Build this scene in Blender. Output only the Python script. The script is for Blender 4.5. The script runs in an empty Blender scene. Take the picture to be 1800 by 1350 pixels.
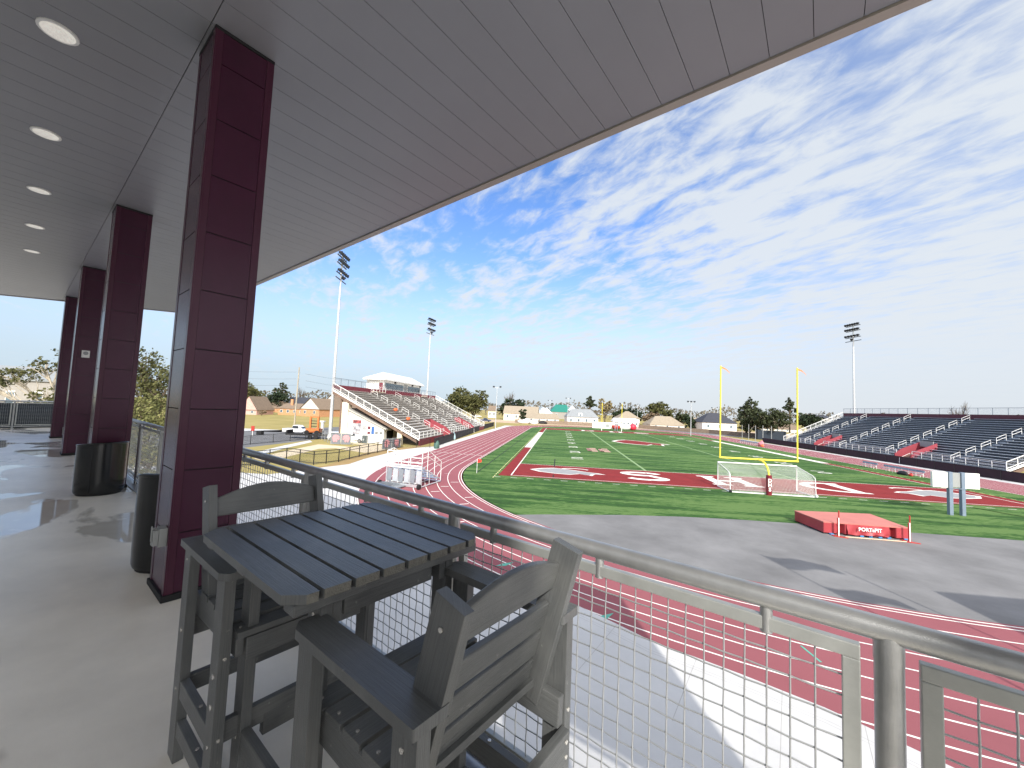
import bpy, math, random
from mathutils import Vector, Matrix, Euler
random.seed(7)
sc = bpy.context.scene
COL = sc.collection
PI = math.pi
# ------------------------------------------------------------------ camera (solved from the field's known dimensions)
CAM = Vector((-19.5023, -41.6109, 7.0637))
YAW, PITCH, ROLL, FPX = -0.12394688, 0.06161071, 0.04151017, 689.494
fw = Vector((math.sin(YAW)*math.cos(PITCH), math.cos(YAW)*math.cos(PITCH), math.sin(PITCH)))
rt = Vector((math.cos(YAW), -math.sin(YAW), 0)); up = rt.cross(fw)
cr, sr = math.cos(ROLL), math.sin(ROLL)
RT = cr*rt + sr*up; UP = -sr*rt + cr*up
def ray(x, y): return RT*((x-900)/FPX) - UP*((y-675)/FPX) + fw
def gp(x, y, z=0.0):
    d = ray(x, y); return CAM + d*((z-CAM.z)/d.z)
def dp(x, y, t): return CAM + ray(x, y)*t          # point at depth t metres along the view axis
cd = bpy.data.cameras.new('camera'); cam = bpy.data.objects.new('camera', cd); COL.objects.link(cam)
cd.sensor_width = 36; cd.lens = FPX/1800*36; cd.clip_start = 0.05; cd.clip_end = 5000
M = Matrix((RT, UP, -fw)).transposed().to_4x4(); M.translation = CAM; cam.matrix_world = M
sc.camera = cam
# deck frame: x = along the railing to the right, y = outwards to the field, z = up from the deck floor
DA = math.radians(148.7-180); DZ = CAM.z-1.6
DX = Vector((math.cos(DA), math.sin(DA), 0)); DY = Vector((-math.sin(DA), math.cos(DA), 0))
DECK = Vector((CAM.x, CAM.y, DZ))
# ------------------------------------------------------------------ materials
def L(r, g, b):
    f = lambda c: (c/255/12.92 if c/255 <= .04045 else ((c/255+.055)/1.055)**2.4)
    return (f(r), f(g), f(b), 1)
MATS = {}
def mat(name, col, rough=.6, metal=0, var=.12, scale=4, bump=0, bscale=40, spec=.5, emit=None, estr=0, alpha=1, coord='Object', stretch=(1,1,1), col2=None, coat=0):
    if name in MATS: return MATS[name]
    m = bpy.data.materials.new(name); m.use_nodes = True; MATS[name] = m
    nt = m.node_tree; N = nt.nodes; K = nt.links; b = N['Principled BSDF']
    b.inputs['Roughness'].default_value = rough; b.inputs['Metallic'].default_value = metal
    b.inputs['Specular IOR Level'].default_value = spec; b.inputs['Coat Weight'].default_value = coat
    if len(col) == 3: col = (*col, 1)
    tc = N.new('ShaderNodeTexCoord'); mp = N.new('ShaderNodeMapping'); mp.inputs['Scale'].default_value = stretch
    K.new(tc.outputs[coord], mp.inputs[0])
    nz = N.new('ShaderNodeTexNoise'); nz.inputs['Scale'].default_value = scale; nz.inputs['Detail'].default_value = 6; nz.inputs['Roughness'].default_value = .62
    K.new(mp.outputs[0], nz.inputs['Vector'])
    mx = N.new('ShaderNodeMix'); mx.data_type = 'RGBA'
    rp = N.new('ShaderNodeValToRGB'); rp.color_ramp.elements[0].position = .3; rp.color_ramp.elements[1].position = .7
    K.new(nz.outputs['Fac'], rp.inputs[0]); K.new(rp.outputs[0], mx.inputs[0])
    c2 = col2 if col2 else tuple(min(1, c*(1+var)) for c in col[:3])+(1,)
    c1 = tuple(c*(1-var) for c in col[:3])+(1,) if not col2 else col
    if len(c2) == 3: c2 = (*c2, 1)
    mx.inputs[6].default_value = c1; mx.inputs[7].default_value = c2
    K.new(mx.outputs[2], b.inputs['Base Color'])
    if bump:
        n2 = N.new('ShaderNodeTexNoise'); n2.inputs['Scale'].default_value = bscale; n2.inputs['Detail'].default_value = 4
        K.new(mp.outputs[0], n2.inputs['Vector'])
        bp = N.new('ShaderNodeBump'); bp.inputs['Strength'].default_value = bump; bp.inputs['Distance'].default_value = .02
        K.new(n2.outputs['Fac'], bp.inputs['Height']); K.new(bp.outputs[0], b.inputs['Normal'])
    if emit: b.inputs['Emission Color'].default_value = emit; b.inputs['Emission Strength'].default_value = estr
    if alpha < 1: b.inputs['Alpha'].default_value = alpha
    return m
# ------------------------------------------------------------------ mesh builder
class MB:
    def __init__(s): s.v = []; s.f = []; s.uv = []; s.mi = []; s.sm = []
    def face(s, pts, m=0, uv=None, smooth=False):
        b = len(s.v); s.v += [tuple(p) for p in pts]; s.f.append(tuple(range(b, b+len(pts)))); s.uv.append(uv or [(0, 0)]*len(pts)); s.mi.append(m); s.sm.append(smooth)
    def idx(s, verts, faces, m=0, uvs=None, smooth=False):
        b = len(s.v); s.v += [tuple(p) for p in verts]
        for i, f in enumerate(faces):
            s.f.append(tuple(b+k for k in f)); s.uv.append(uvs[i] if uvs else [(0, 0)]*len(f)); s.mi.append(m); s.sm.append(smooth)
    def box(s, x0, x1, y0, y1, z0, z1, m=0):
        if x0 > x1: x0, x1 = x1, x0
        if y0 > y1: y0, y1 = y1, y0
        v = [(x0,y0,z0),(x1,y0,z0),(x1,y1,z0),(x0,y1,z0),(x0,y0,z1),(x1,y0,z1),(x1,y1,z1),(x0,y1,z1)]
        f = [(0,3,2,1),(4,5,6,7),(0,1,5,4),(1,2,6,5),(2,3,7,6),(3,0,4,7)]
        ln = max(range(3), key=lambda k: (x1-x0, y1-y0, z1-z0)[k]); o = [k for k in range(3) if k != ln]
        s.idx(v, f, m, [[(v[k][ln], v[k][o[0]]+v[k][o[1]]*1.37) for k in q] for q in f])
    def board(s, p0, p1, w, t, wd, m=0, ch=0):
        # plank from p0 to p1, width w along wd, thickness t across
        p0, p1 = Vector(p0), Vector(p1); d = (p1-p0); ln = d.length; d.normalize()
        wd = Vector(wd); wd = (wd-d*wd.dot(d)).normalized(); td = d.cross(wd)
        v = [p0+wd*a*w/2+td*b*t/2+d*c for c in (0, ln) for a, b in ((-1,-1),(1,-1),(1,1),(-1,1))]
        q = [(c, a*w/2+b*t*.7) for c in (0, ln) for a, b in ((-1,-1),(1,-1),(1,1),(-1,1))]
        f = [(0,3,2,1),(4,5,6,7),(0,1,5,4),(1,2,6,5),(2,3,7,6),(3,0,4,7)]
        r = random.random()*9
        s.idx(v, f, m, [[(q[k][0]+r, q[k][1]+r) for k in g] for g in f])
    def tube(s, pts, r, n=8, m=0, cap=True, r1=None):
        pts = [Vector(p) for p in pts]; N = len(pts); V = []; F = []
        prev = None
        for i, p in enumerate(pts):
            d = (pts[min(i+1, N-1)]-pts[max(i-1, 0)]).normalized()
            if prev is None:
                a = Vector((0,0,1)) if abs(d.z) < .9 else Vector((1,0,0))
                e = d.cross(a).normalized()
            else:
                e = (prev-d*prev.dot(d)).normalized()
            prev = e; g = d.cross(e)
            rr = r if r1 is None else r+(r1-r)*i/max(1, N-1)
            for k in range(n):
                an = 2*PI*k/n; V.append(p+e*math.cos(an)*rr+g*math.sin(an)*rr)
        for i in range(N-1):
            for k in range(n):
                F.append((i*n+k, i*n+(k+1)%n, (i+1)*n+(k+1)%n, (i+1)*n+k))
        s.idx(V, F, m, None, n > 4)
        if cap:
            s.face([V[k] for k in range(n)][::-1], m); s.face([V[(N-1)*n+k] for k in range(n)], m)
    def prism(s, poly, z0, z1, m=0, mtop=None):
        n = len(poly); b = [(x, y, z0) for x, y in poly]; t = [(x, y, z1) for x, y in poly]
        s.idx(b+t, [tuple(range(n))[::-1]], m); s.idx(b+t, [tuple(range(n, 2*n))], m if mtop is None else mtop)
        s.idx(b+t, [(i, (i+1)%n, n+(i+1)%n, n+i) for i in range(n)], m)
    def ribbon(s, pts, w, z, m=0, closed=False):
        P = [Vector((p[0], p[1])) for p in pts]; n = len(P); l = []; r = []
        for i in range(n):
            a = P[(i-1) % n] if closed or i > 0 else P[i]; c = P[(i+1) % n] if closed or i < n-1 else P[i]
            d = (c-a).normalized(); nn = Vector((-d.y, d.x))*w/2; l.append(P[i]+nn); r.append(P[i]-nn)
        for i in range(n if closed else n-1):
            j = (i+1) % n
            s.face([(r[i].x,r[i].y,z),(r[j].x,r[j].y,z),(l[j].x,l[j].y,z),(l[i].x,l[i].y,z)], m)
    def rect(s, x0, x1, y0, y1, z, m=0): s.face([(x0,y0,z),(x1,y0,z),(x1,y1,z),(x0,y1,z)], m)
    def ball(s, c, r, m=0, nu=10, nv=6, sq=(1,1,1)):
        V = []; F = []
        for j in range(nv+1):
            ph = PI*j/nv
            for i in range(nu):
                th = 2*PI*i/nu; V.append((c[0]+r*sq[0]*math.sin(ph)*math.cos(th), c[1]+r*sq[1]*math.sin(ph)*math.sin(th), c[2]+r*sq[2]*math.cos(ph)))
        for j in range(nv):
            for i in range(nu): F.append((j*nu+i, (j+1)*nu+i, (j+1)*nu+(i+1)%nu, j*nu+(i+1)%nu))
        s.idx(V, F, m, None, True)
    def build(s, name, mats, parent=None, bevel=0, loc=None, rotz=0, seg=2):
        me = bpy.data.meshes.new(name); me.from_pydata(s.v, [], s.f); me.validate(clean_customdata=False)
        if not isinstance(mats, (list, tuple)): mats = [mats]
        for m in mats: me.materials.append(m)
        if len(me.polygons) == len(s.f):
            uvl = me.uv_layers.new(name='UVMap'); k = 0
            flat = []
            for u in s.uv:
                for a in u: flat += [a[0], a[1]]
            if len(flat) == 2*len(me.loops): uvl.data.foreach_set('uv', flat)
            me.polygons.foreach_set('material_index', s.mi); me.polygons.foreach_set('use_smooth', s.sm)
        me.update()
        o = bpy.data.objects.new(name, me); COL.objects.link(o)
        if parent: o.parent = parent
        if loc is not None: o.location = loc
        o.rotation_euler.z = rotz
        if bevel:
            bm = o.modifiers.new('bevel', 'BEVEL'); bm.width = bevel; bm.segments = seg; bm.limit_method = 'ANGLE'; bm.angle_limit = .6
        return o
def tag(o, label, cat, group=None):
    o['label'] = label; o['category'] = cat
    if group: o['group'] = group
    return o
def thing(name, label, cat, loc=(0,0,0), rotz=0, group=None):
    o = bpy.data.objects.new(name, None); COL.objects.link(o); o.location = loc; o.rotation_euler.z = rotz; o.empty_display_size = .2
    return tag(o, label, cat, group)
def struct(o, kind='structure'): o['kind'] = kind; return o
def dup(root, loc, rotz, label):
    r = root.copy(); COL.objects.link(r); r.location = loc; r.rotation_euler.z = rotz; r['label'] = label
    for c in list(root.children):
        d = c.copy(); COL.objects.link(d); d.parent = r
        for e in list(c.children):
            g = e.copy(); COL.objects.link(g); g.parent = d
    return r
def deck_thing(name, label, cat, x, y, rz=0, group=None):
    return thing(name, label, cat, DECK+DX*x+DY*y, DA+rz, group)
def text_mesh(name, txt, size, m, parent, loc, rot, sx=1, ext=.004, bold=0):
    cu = bpy.data.curves.new('t', 'FONT'); cu.body = txt; cu.size = size; cu.align_x = 'CENTER'; cu.align_y = 'CENTER'; cu.extrude = ext; cu.offset = bold; cu.resolution_u = 3
    o = bpy.data.objects.new('t', cu); COL.objects.link(o)
    me = bpy.data.meshes.new_from_object(o.evaluated_get(bpy.context.evaluated_depsgraph_get()))
    bpy.data.objects.remove(o); bpy.data.curves.remove(cu)
    me.materials.clear(); me.materials.append(m)
    r = bpy.data.objects.new(name, me); COL.objects.link(r)
    if parent: r.parent = parent
    r.location = loc; r.rotation_euler = rot; r.scale = (sx, 1, 1)
    return r
# ================================================================== DECK
def floor_mat():
    m = mat('deck_coating', L(232,226,213), .5, 0, .12, 1.1, 0)
    nt = m.node_tree; N = nt.nodes; K = nt.links; b = N['Principled BSDF']
    tc = N.new('ShaderNodeTexCoord'); mp = N.new('ShaderNodeMapping'); mp.inputs['Scale'].default_value = (.55, 1.0, 1); K.new(tc.outputs['Object'], mp.inputs[0])
    n = N.new('ShaderNodeTexNoise'); n.inputs['Scale'].default_value = .8; n.inputs['Detail'].default_value = 5; n.inputs['Roughness'].default_value = .5; n.inputs['Distortion'].default_value = .5
    K.new(mp.outputs[0], n.inputs['Vector'])
    r = N.new('ShaderNodeValToRGB'); r.color_ramp.elements[0].position = .462; r.color_ramp.elements[1].position = .488
    K.new(n.outputs['Fac'], r.inputs[0])
    g = N.new('ShaderNodeTexNoise'); g.inputs['Scale'].default_value = 240; g.inputs['Detail'].default_value = 2; K.new(tc.outputs['Object'], g.inputs['Vector'])
    mr = N.new('ShaderNodeMapRange'); mr.inputs[3].default_value = .03; mr.inputs[4].default_value = .27; K.new(r.outputs[0], mr.inputs[0]); K.new(mr.outputs[0], b.inputs['Roughness'])
    old = b.inputs['Base Color'].links[0].from_socket
    mx = N.new('ShaderNodeMix'); mx.data_type = 'RGBA'; mx.blend_type = 'MULTIPLY'; mx.inputs[0].default_value = 1
    cr_ = N.new('ShaderNodeMapRange'); cr_.inputs[3].default_value = .66; cr_.inputs[4].default_value = 1.0; K.new(r.outputs[0], cr_.inputs[0])
    K.new(old, mx.inputs[6]); K.new(cr_.outputs[0], mx.inputs[7]); K.new(mx.outputs[2], b.inputs['Base Color'])
    bp = N.new('ShaderNodeBump'); bp.inputs['Distance'].default_value = .004; mm = N.new('ShaderNodeMath'); mm.operation = 'MULTIPLY'; mm.inputs[1].default_value = .35
    K.new(r.outputs[0], mm.inputs[0]); K.new(mm.outputs[0], bp.inputs['Strength']); K.new(g.outputs['Fac'], bp.inputs['Height']); K.new(bp.outputs[0], b.inputs['Normal'])
    return m
M_floor = floor_mat()
M_slabedge = mat('concrete_edge', L(150,150,148), .8, 0, .1, 5)
M_soffit = mat('soffit_metal', L(142,142,145), .40, .1, .05, .5, 0)
M_dark = mat('dark_gap', (.012,.012,.014), .8)
M_fascia = mat('fascia', L(168,158,148), .45, .1, .04, 1)
M_maroon = mat('maroon_panel', (.055,.008,.028), .27, .1, .16, 1.6, .05, 160, spec=.5)
M_maroon_trim = mat('maroon_trim', (.062,.011,.030), .32, .1, .08, 3)
M_black = mat('black_rubber', (.010,.010,.011), .7, 0, .2, 12)
M_blackgloss = mat('black_gloss_plastic', (.008,.009,.010), .18, 0, .15, 6, .03, 60)
M_rail = mat('rail_paint', L(180,181,180), .32, .65, .12, 14, .10, 320)
M_railframe = mat('rail_frame', L(172,174,170), .42, .4, .10, 12, .05, 200)
M_wire = mat('galvanised_wire', L(186,188,188), .4, .6, .08, 30)
M_galv = mat('galvanised_steel', L(190,192,194), .4, .6, .1, 8)
M_white = mat('white_paint', L(232,231,226), .5, 0, .05, 3)
M_bolt = mat('bolt_steel', L(225,222,215), .25, .6, .05, 20)
M_greybox = mat('grey_plastic', L(150,152,150), .5, 0, .05, 8)
M_lampglow = mat('lamp_reflector', L(230,226,216), .3, .3, .15, 30, .4, 60, emit=(1,.95,.86,1), estr=.2)

mb = MB()
mb.prism([(-26.2,-6.48),(9,-6.48),(9,1.52),(-25.7,1.52)], -.32, 0, 1, 0)
struct(mb.build('deck_floor', [M_floor, M_slabedge], None, 0, DECK, DA))

roof = deck_thing('canopy_roof', 'wide flat grey canopy roof of metal soffit planks over the terrace', 'roof', -8, 0)
RO = (8, 0)           # roof parts are built in deck coordinates shifted by this
H = 4.72
xfar = lambda y: -19.05-(3.83-y)*.62
xnear = lambda y: 4.3+(3.9-y)*.96
mb = MB()
k0 = -.34+.305*32
for k in range(105):
    xa = k0-.305*(k+1)+.0025; xb = k0-.305*k-.0025
    for ya, yb in ((-2.2, .787), (.793, 3.83)):
        lo, hi = ya, yb
        def yl(x):
            a, b = lo, hi
            if x < xfar(3.83): b = min(b, 3.83-(xfar(3.83)-x)/.62)
            if x > 4.3: b = min(b, 3.9-(x-4.3)/.96)
            return a, b
        (a0, b0), (a1, b1) = yl(xa), yl(xb)
        if xa < xfar(-2.2) or b0-a0 < .05 or b1-a1 < .05: continue
        P = [(xa+8, a0), (xb+8, a1), (xb+8, b1), (xa+8, b0)]
        mb.prism(P, H, H+.012)
mb.build('soffit', M_soffit, roof)
fx = [(xfar(-2.2)+8,-2.2),(xnear(-2.2)+8,-2.2),(xnear(3.83)+8,3.83),(xfar(3.83)+8,3.83)]
mb = MB(); mb.prism(fx, H+.014, H+.42); mb.build('roof_deck', M_dark, roof)
mb = MB()
o = [(xfar(3.83)+8-.15,3.836),(xnear(3.83)+8+.05,3.836),(xnear(3.83)+8+.05,3.935),(xfar(3.83)+8-.15,3.935)]
mb.prism(o, H-.02, H+.46)
for (A, B, sx) in ((xfar(3.836), xfar(-2.2), -1), (xnear(3.836), xnear(-2.2), 1)):
    mb.prism([(A+8+sx*.006,3.83),(A+8+sx*.1,3.83),(B+8+sx*.1,-2.2),(B+8+sx*.006,-2.2)] if sx > 0 else [(A+8-.1,3.83),(A+8-.006,3.83),(B+8-.006,-2.2),(B+8-.1,-2.2)], H-.02, H+.46)
mb.build('fascia', M_fascia, roof)
mb = MB(); mb.prism([(fx[0][0]-.2,-2.4),(fx[1][0]+.2,-2.4),(fx[2][0]+.1,4.0),(fx[3][0]-.3,4.0)], H+.465, H+.52); mb.build('roof_cap', M_galv, roof)
for k in range(5):
    x = -(5.22+2.22*k); mb = MB(); n = 20
    for r0, r1, z0, z1, m in ((.128, .108, H-.012, H-.014, 1), (.108, .06, H-.0145, H-.0045, 0)):
        V = [(r*math.cos(2*PI*i/n), r*math.sin(2*PI*i/n), z) for r, z in ((r0, z0), (r1, z1)) for i in range(n)]
        mb.idx(V, [(i, n+i, n+(i+1)%n, (i+1)%n) for i in range(n)], m, None, True)
    V = [(.128*math.cos(2*PI*i/n), .128*math.sin(2*PI*i/n), z) for z in (H, H-.012) for i in range(n)]
    mb.idx(V, [(i, n+i, n+(i+1)%n, (i+1)%n) for i in range(n)], 1)
    mb.face([(.06*math.cos(2*PI*i/n), .06*math.sin(2*PI*i/n), H-.0045) for i in range(n)][::-1], 0)
    mb.build('downlight', [M_lampglow, M_white], roof, 0, (x+8, 0, 0))

# ---- columns
CW, CD = .47, .445
def column(u, label):
    c = deck_thing('column', label, 'column', -u-CW/2, .82+CD/2, 0, 'maroon clad columns along the terrace')
    hx, hy = CW/2, CD/2
    a = MB(); a.box(-hx+.012, hx-.012, -hy+.012, hy-.012, .0, H-.001); a.build('core', M_dark, c)
    a = MB(); t = .055; e = .003
    for sx in (-1, 1):
        for sy in (-1, 1):
            a.box(sx*(hx+e), sx*(hx-t), sy*(hy+e), sy*(hy-.008), .05, H-.03)
            a.box(sx*(hx+e), sx*(hx-.008), sy*(hy-.0085), sy*(hy-t), .05, H-.03)
    a.build('corner_trim', M_maroon_trim, c)
    zs = [.05]+[.513+.487*k for k in range(9)]; zs = [z for z in zs if z < H-.1]+[H-.03]
    a = MB()
    for z0, z1 in zip(zs[:-1], zs[1:]):
        z0 += .004; z1 -= .004
        a.box(-hx+t+.002, hx-t-.002, -hy, -hy+.0115, z0, z1); a.box(-hx+t+.002, hx-t-.002, hy, hy-.0115, z0, z1)
        a.box(-hx, -hx+.0115, -hy+t+.002, hy-t-.002, z0, z1); a.box(hx, hx-.0115, -hy+t+.002, hy-t-.002, z0, z1)
    a.build('cladding', M_maroon, c)
    a = MB(); a.box(-hx-.018, hx+.018, -hy-.018, hy+.018, .001, .049); a.box(-hx-.006, hx+.006, -hy-.006, hy+.006, H-.029, H-.001); a.build('base_trim', M_black, c, .004)
    return c
c1 = column(3.98, 'nearest thick maroon panelled column beside the table and chairs')
c2 = column(9.20, 'maroon column standing behind the big black open bin')
c3 = column(14.5, 'maroon column with the small white speaker box on it')
c4 = column(19.75, 'farthest maroon column, beside the end of the rear railing')
a = MB(); a.box(-CW/2-.0, -CW/2+.1, -CD/2-.055, -CD/2-.003, .42, .56)
a.box(-CW/2+.003, -CW/2+.045, -CD/2-.09, -CD/2-.056, .435, .55); a.box(-CW/2+.06, -CW/2+.098, -CD/2-.085, -CD/2-.056, .425, .555); a.box(-CW/2+.012, -CW/2+.03, -CD/2-.1, -CD/2-.091, .47, .585)
# the socket sits on the face towards the open terrace, close to the visible corner
for i, v in enumerate(a.v): a.v[i] = (-v[0]-.02, v[1], v[2])
a.build('outlet_cover', M_greybox, c1, .004)
a = MB(); a.box(CW/2+.004, CW/2+.05, -.09, .05, 2.42, 2.60); a.build('wall_speaker', M_white, c3, .008)
a = MB(); a.tube([(CW/2+.05, -.02, 2.53), (CW/2+.056, -.02, 2.53)], .045, 16); a.build('speaker_grille', M_greybox, c3)
a = MB(); a.box(CW/2+.004, CW/2+.09, .02, .14, .1, .36); a.build('outlet_cover', M_greybox, c4, .006)

# ---- railing
def panel(par, x0, x1, mf, mw, wires=True):
    z0, z1, f, d = .115, 1.018, .038, .014
    a = MB(); a.box(x0, x1, -d, d, z1-f, z1); a.box(x0, x1, -d, d, z0, z0+f); a.box(x0, x0+f, -d, d, z0+f, z1-f); a.box(x1-f, x1, -d, d, z0+f, z1-f)
    fr = a.build('mesh_panel', mf, par, .003)
    n = max(1, int((x1-x0-2*f)/.055)); m = int((z1-z0-2*f)/.055)
    px = (x1-x0-2*f)/n; pz = (z1-z0-2*f)/m; a = MB()
    for i in range(1, n):
        x = x0+f+px*i; a.tube([(x, .0022*(1 if (i+j) % 2 else -1), z0+f+pz*j) for j in range(m+1)], .0026, 5, 0, False)
    for j in range(1, m):
        z = z0+f+pz*j; a.tube([(x0+f+px*i, -.0022*(1 if (i+j) % 2 else -1), z) for i in range(n+1)], .0026, 5, 0, False)
    a.build('wire_mesh', mw, fr)
    return fr
def railing(par, xs, stubs=(.165, .5, .835)):
    a = MB(); a.tube([(xs[0]-.05, 0, 1.072), (xs[-1]+.05, 0, 1.072)], .031, 20)
    a.build('handrail', M_rail, par)
    a = MB(); a.tube([(xs[0], 0, .075), (xs[-1], 0, .075)], .017, 10); a.build('bottom_rail', M_rail, par)
    a = MB(); a.tube([(0,0,.0),(0,0,1.06)], .0295, 16); a.tube([(0,0,0),(0,0,.012)], .06, 16); a.tube([(0,0,.995),(0,0,1.05)], .0305, 16, 0, False)
    p0 = None; b0 = b1 = None
    for x in xs:
        if p0 is None: p0 = a.build('post', M_rail, par, 0, (x, 0, 0))
        else:
            q = p0.copy(); COL.objects.link(q); q.parent = par; q.location = (x, 0, 0)
    for xa, xb in zip(xs[:-1], xs[1:]):
        fr = panel(par, xa+.055, xb-.055, M_railframe, M_wire)
        for s_ in stubs:
            x = xa+(xb-xa)*s_
            if b0 is None:
                a = MB(); a.tube([(0,0,.972),(0,0,1.062)], .0165, 12); a.tube([(0,-.016,.985),(0,-.0172,.985)], .0035, 6, 0); b0 = a.build('bracket', M_rail, fr, 0, (x, 0, 0))
                a = MB(); a.tube([(0,0,.07),(0,0,.13)], .012, 10); b1 = a.build('foot_bracket', M_rail, fr, 0, (x, 0, 0))
            else:
                for q in (b0, b1):
                    q = q.copy(); COL.objects.link(q); q.parent = fr; q.location = (x, 0, 0)
xs = [.13-1.6*k for k in range(16, -3, -1)]
rl = deck_thing('railing', 'long grey pipe railing with wire mesh panels facing the field', 'railing', 0, 1.43)
railing(rl, xs)
a = MB(); a.box(xs[0], xs[-1], -.12, .085, .001, .012); a.box(xs[0], xs[-1], .0, .03, .013, .04); a.build('base_plate', mat('bright_steel', L(200,202,204), .28, .9, .06, 3), rl)
ang = math.atan2(1.3+2.6, 1.3*1.0)  # rear rail, roughly across the terrace
p0 = Vector((xs[0]+.2, 1.43)); p1 = Vector((xs[0]+1.35, -2.8)); dv = p0-p1
rb = deck_thing('railing', 'short mesh railing closing the far end of the terrace', 'railing', p1.x, p1.y, math.atan2(dv.y, dv.x))
nn = 3; railing(rb, [dv.length/nn*k for k in range(nn+1)])

pw = thing('parapet_wall', 'dark low wall right behind the rear railing mesh', 'wall', rb.location+Vector((math.cos(DA+math.atan2(dv.y,dv.x)+PI/2), math.sin(DA+math.atan2(dv.y,dv.x)+PI/2), 0))*(-.35 if False else .35), DA+math.atan2(dv.y,dv.x))
a = MB(); a.box(-.5, dv.length+.2, -.1, .1, .0, .93); a.build('wall', mat('dark_slate_wall', L(40,50,58), .7), pw)
a = MB(); a.box(-.52, dv.length+.22, -.13, .13, .931, .98); a.build('coping', mat('dark_slate_wall', (0,0,0)), pw)
# ---- bins
def bin_(name, label, x, y, r, h, rz, tilt):
    t = deck_thing(name, label, 'bin', x, y, rz, 'black litter bins')
    a = MB(); n = 40
    hh = lambda th: h+tilt*math.cos(th)
    V = [(rr*math.cos(2*PI*i/n), rr*math.sin(2*PI*i/n), z if z is not None else hh(2*PI*i/n)-dz) for rr, z, dz in ((r*.95, .03, 0), (r*.985, .06, 0), (r, .2, 0), (r, None, .03)) for i in range(n)]
    a.idx(V, [(j*n+i, j*n+(i+1)%n, (j+1)*n+(i+1)%n, (j+1)*n+i) for j in range(3) for i in range(n)], 0, None, True)
    V = [(rr*math.cos(2*PI*i/n), rr*math.sin(2*PI*i/n), z if z is not None else hh(2*PI*i/n)-.05) for rr, z in ((r*.93, None), (r*.9, .35)) for i in range(n)]
    a.idx(V, [(j*n+i, (j+1)*n+i, (j+1)*n+(i+1)%n, j*n+(i+1)%n) for j in range(1) for i in range(n)], 1, None, True)
    a.face([(r*.9*math.cos(2*PI*i/n), r*.9*math.sin(2*PI*i/n), .35) for i in range(n)], 1)
    a.build('bin_body', [M_blackgloss, M_black], t)
    a = MB(); pts = [(r*.965*math.cos(2*PI*i/n), r*.965*math.sin(2*PI*i/n), hh(2*PI*i/n)-.03) for i in range(n+1)]
    a.tube(pts, .018, 8, 0, False); a.build('rim', M_blackgloss, t)
    for th in (-1.0, 1.9):
        a = MB(); cx, cy = r*1.003*math.cos(th), r*1.003*math.sin(th); a.tube([(cx, cy, .06), (cx, cy, hh(th)-.05)], .008, 6); a.build('seam', M_blackgloss, t)
    a = MB(); a.tube([(0,0,.0),(0,0,.05)], r*.88, 32); a.build('base', M_black, t)
    return t
bin_('litter_bin', 'big glossy black open litter bin out on the wet terrace floor', -8.95, .93, .29, .80, .5, .03)
bin_('litter_bin', 'black litter bin half hidden behind the nearest maroon column', -4.87, 1.02, .27, .84, 2.2, -.05)

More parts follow.
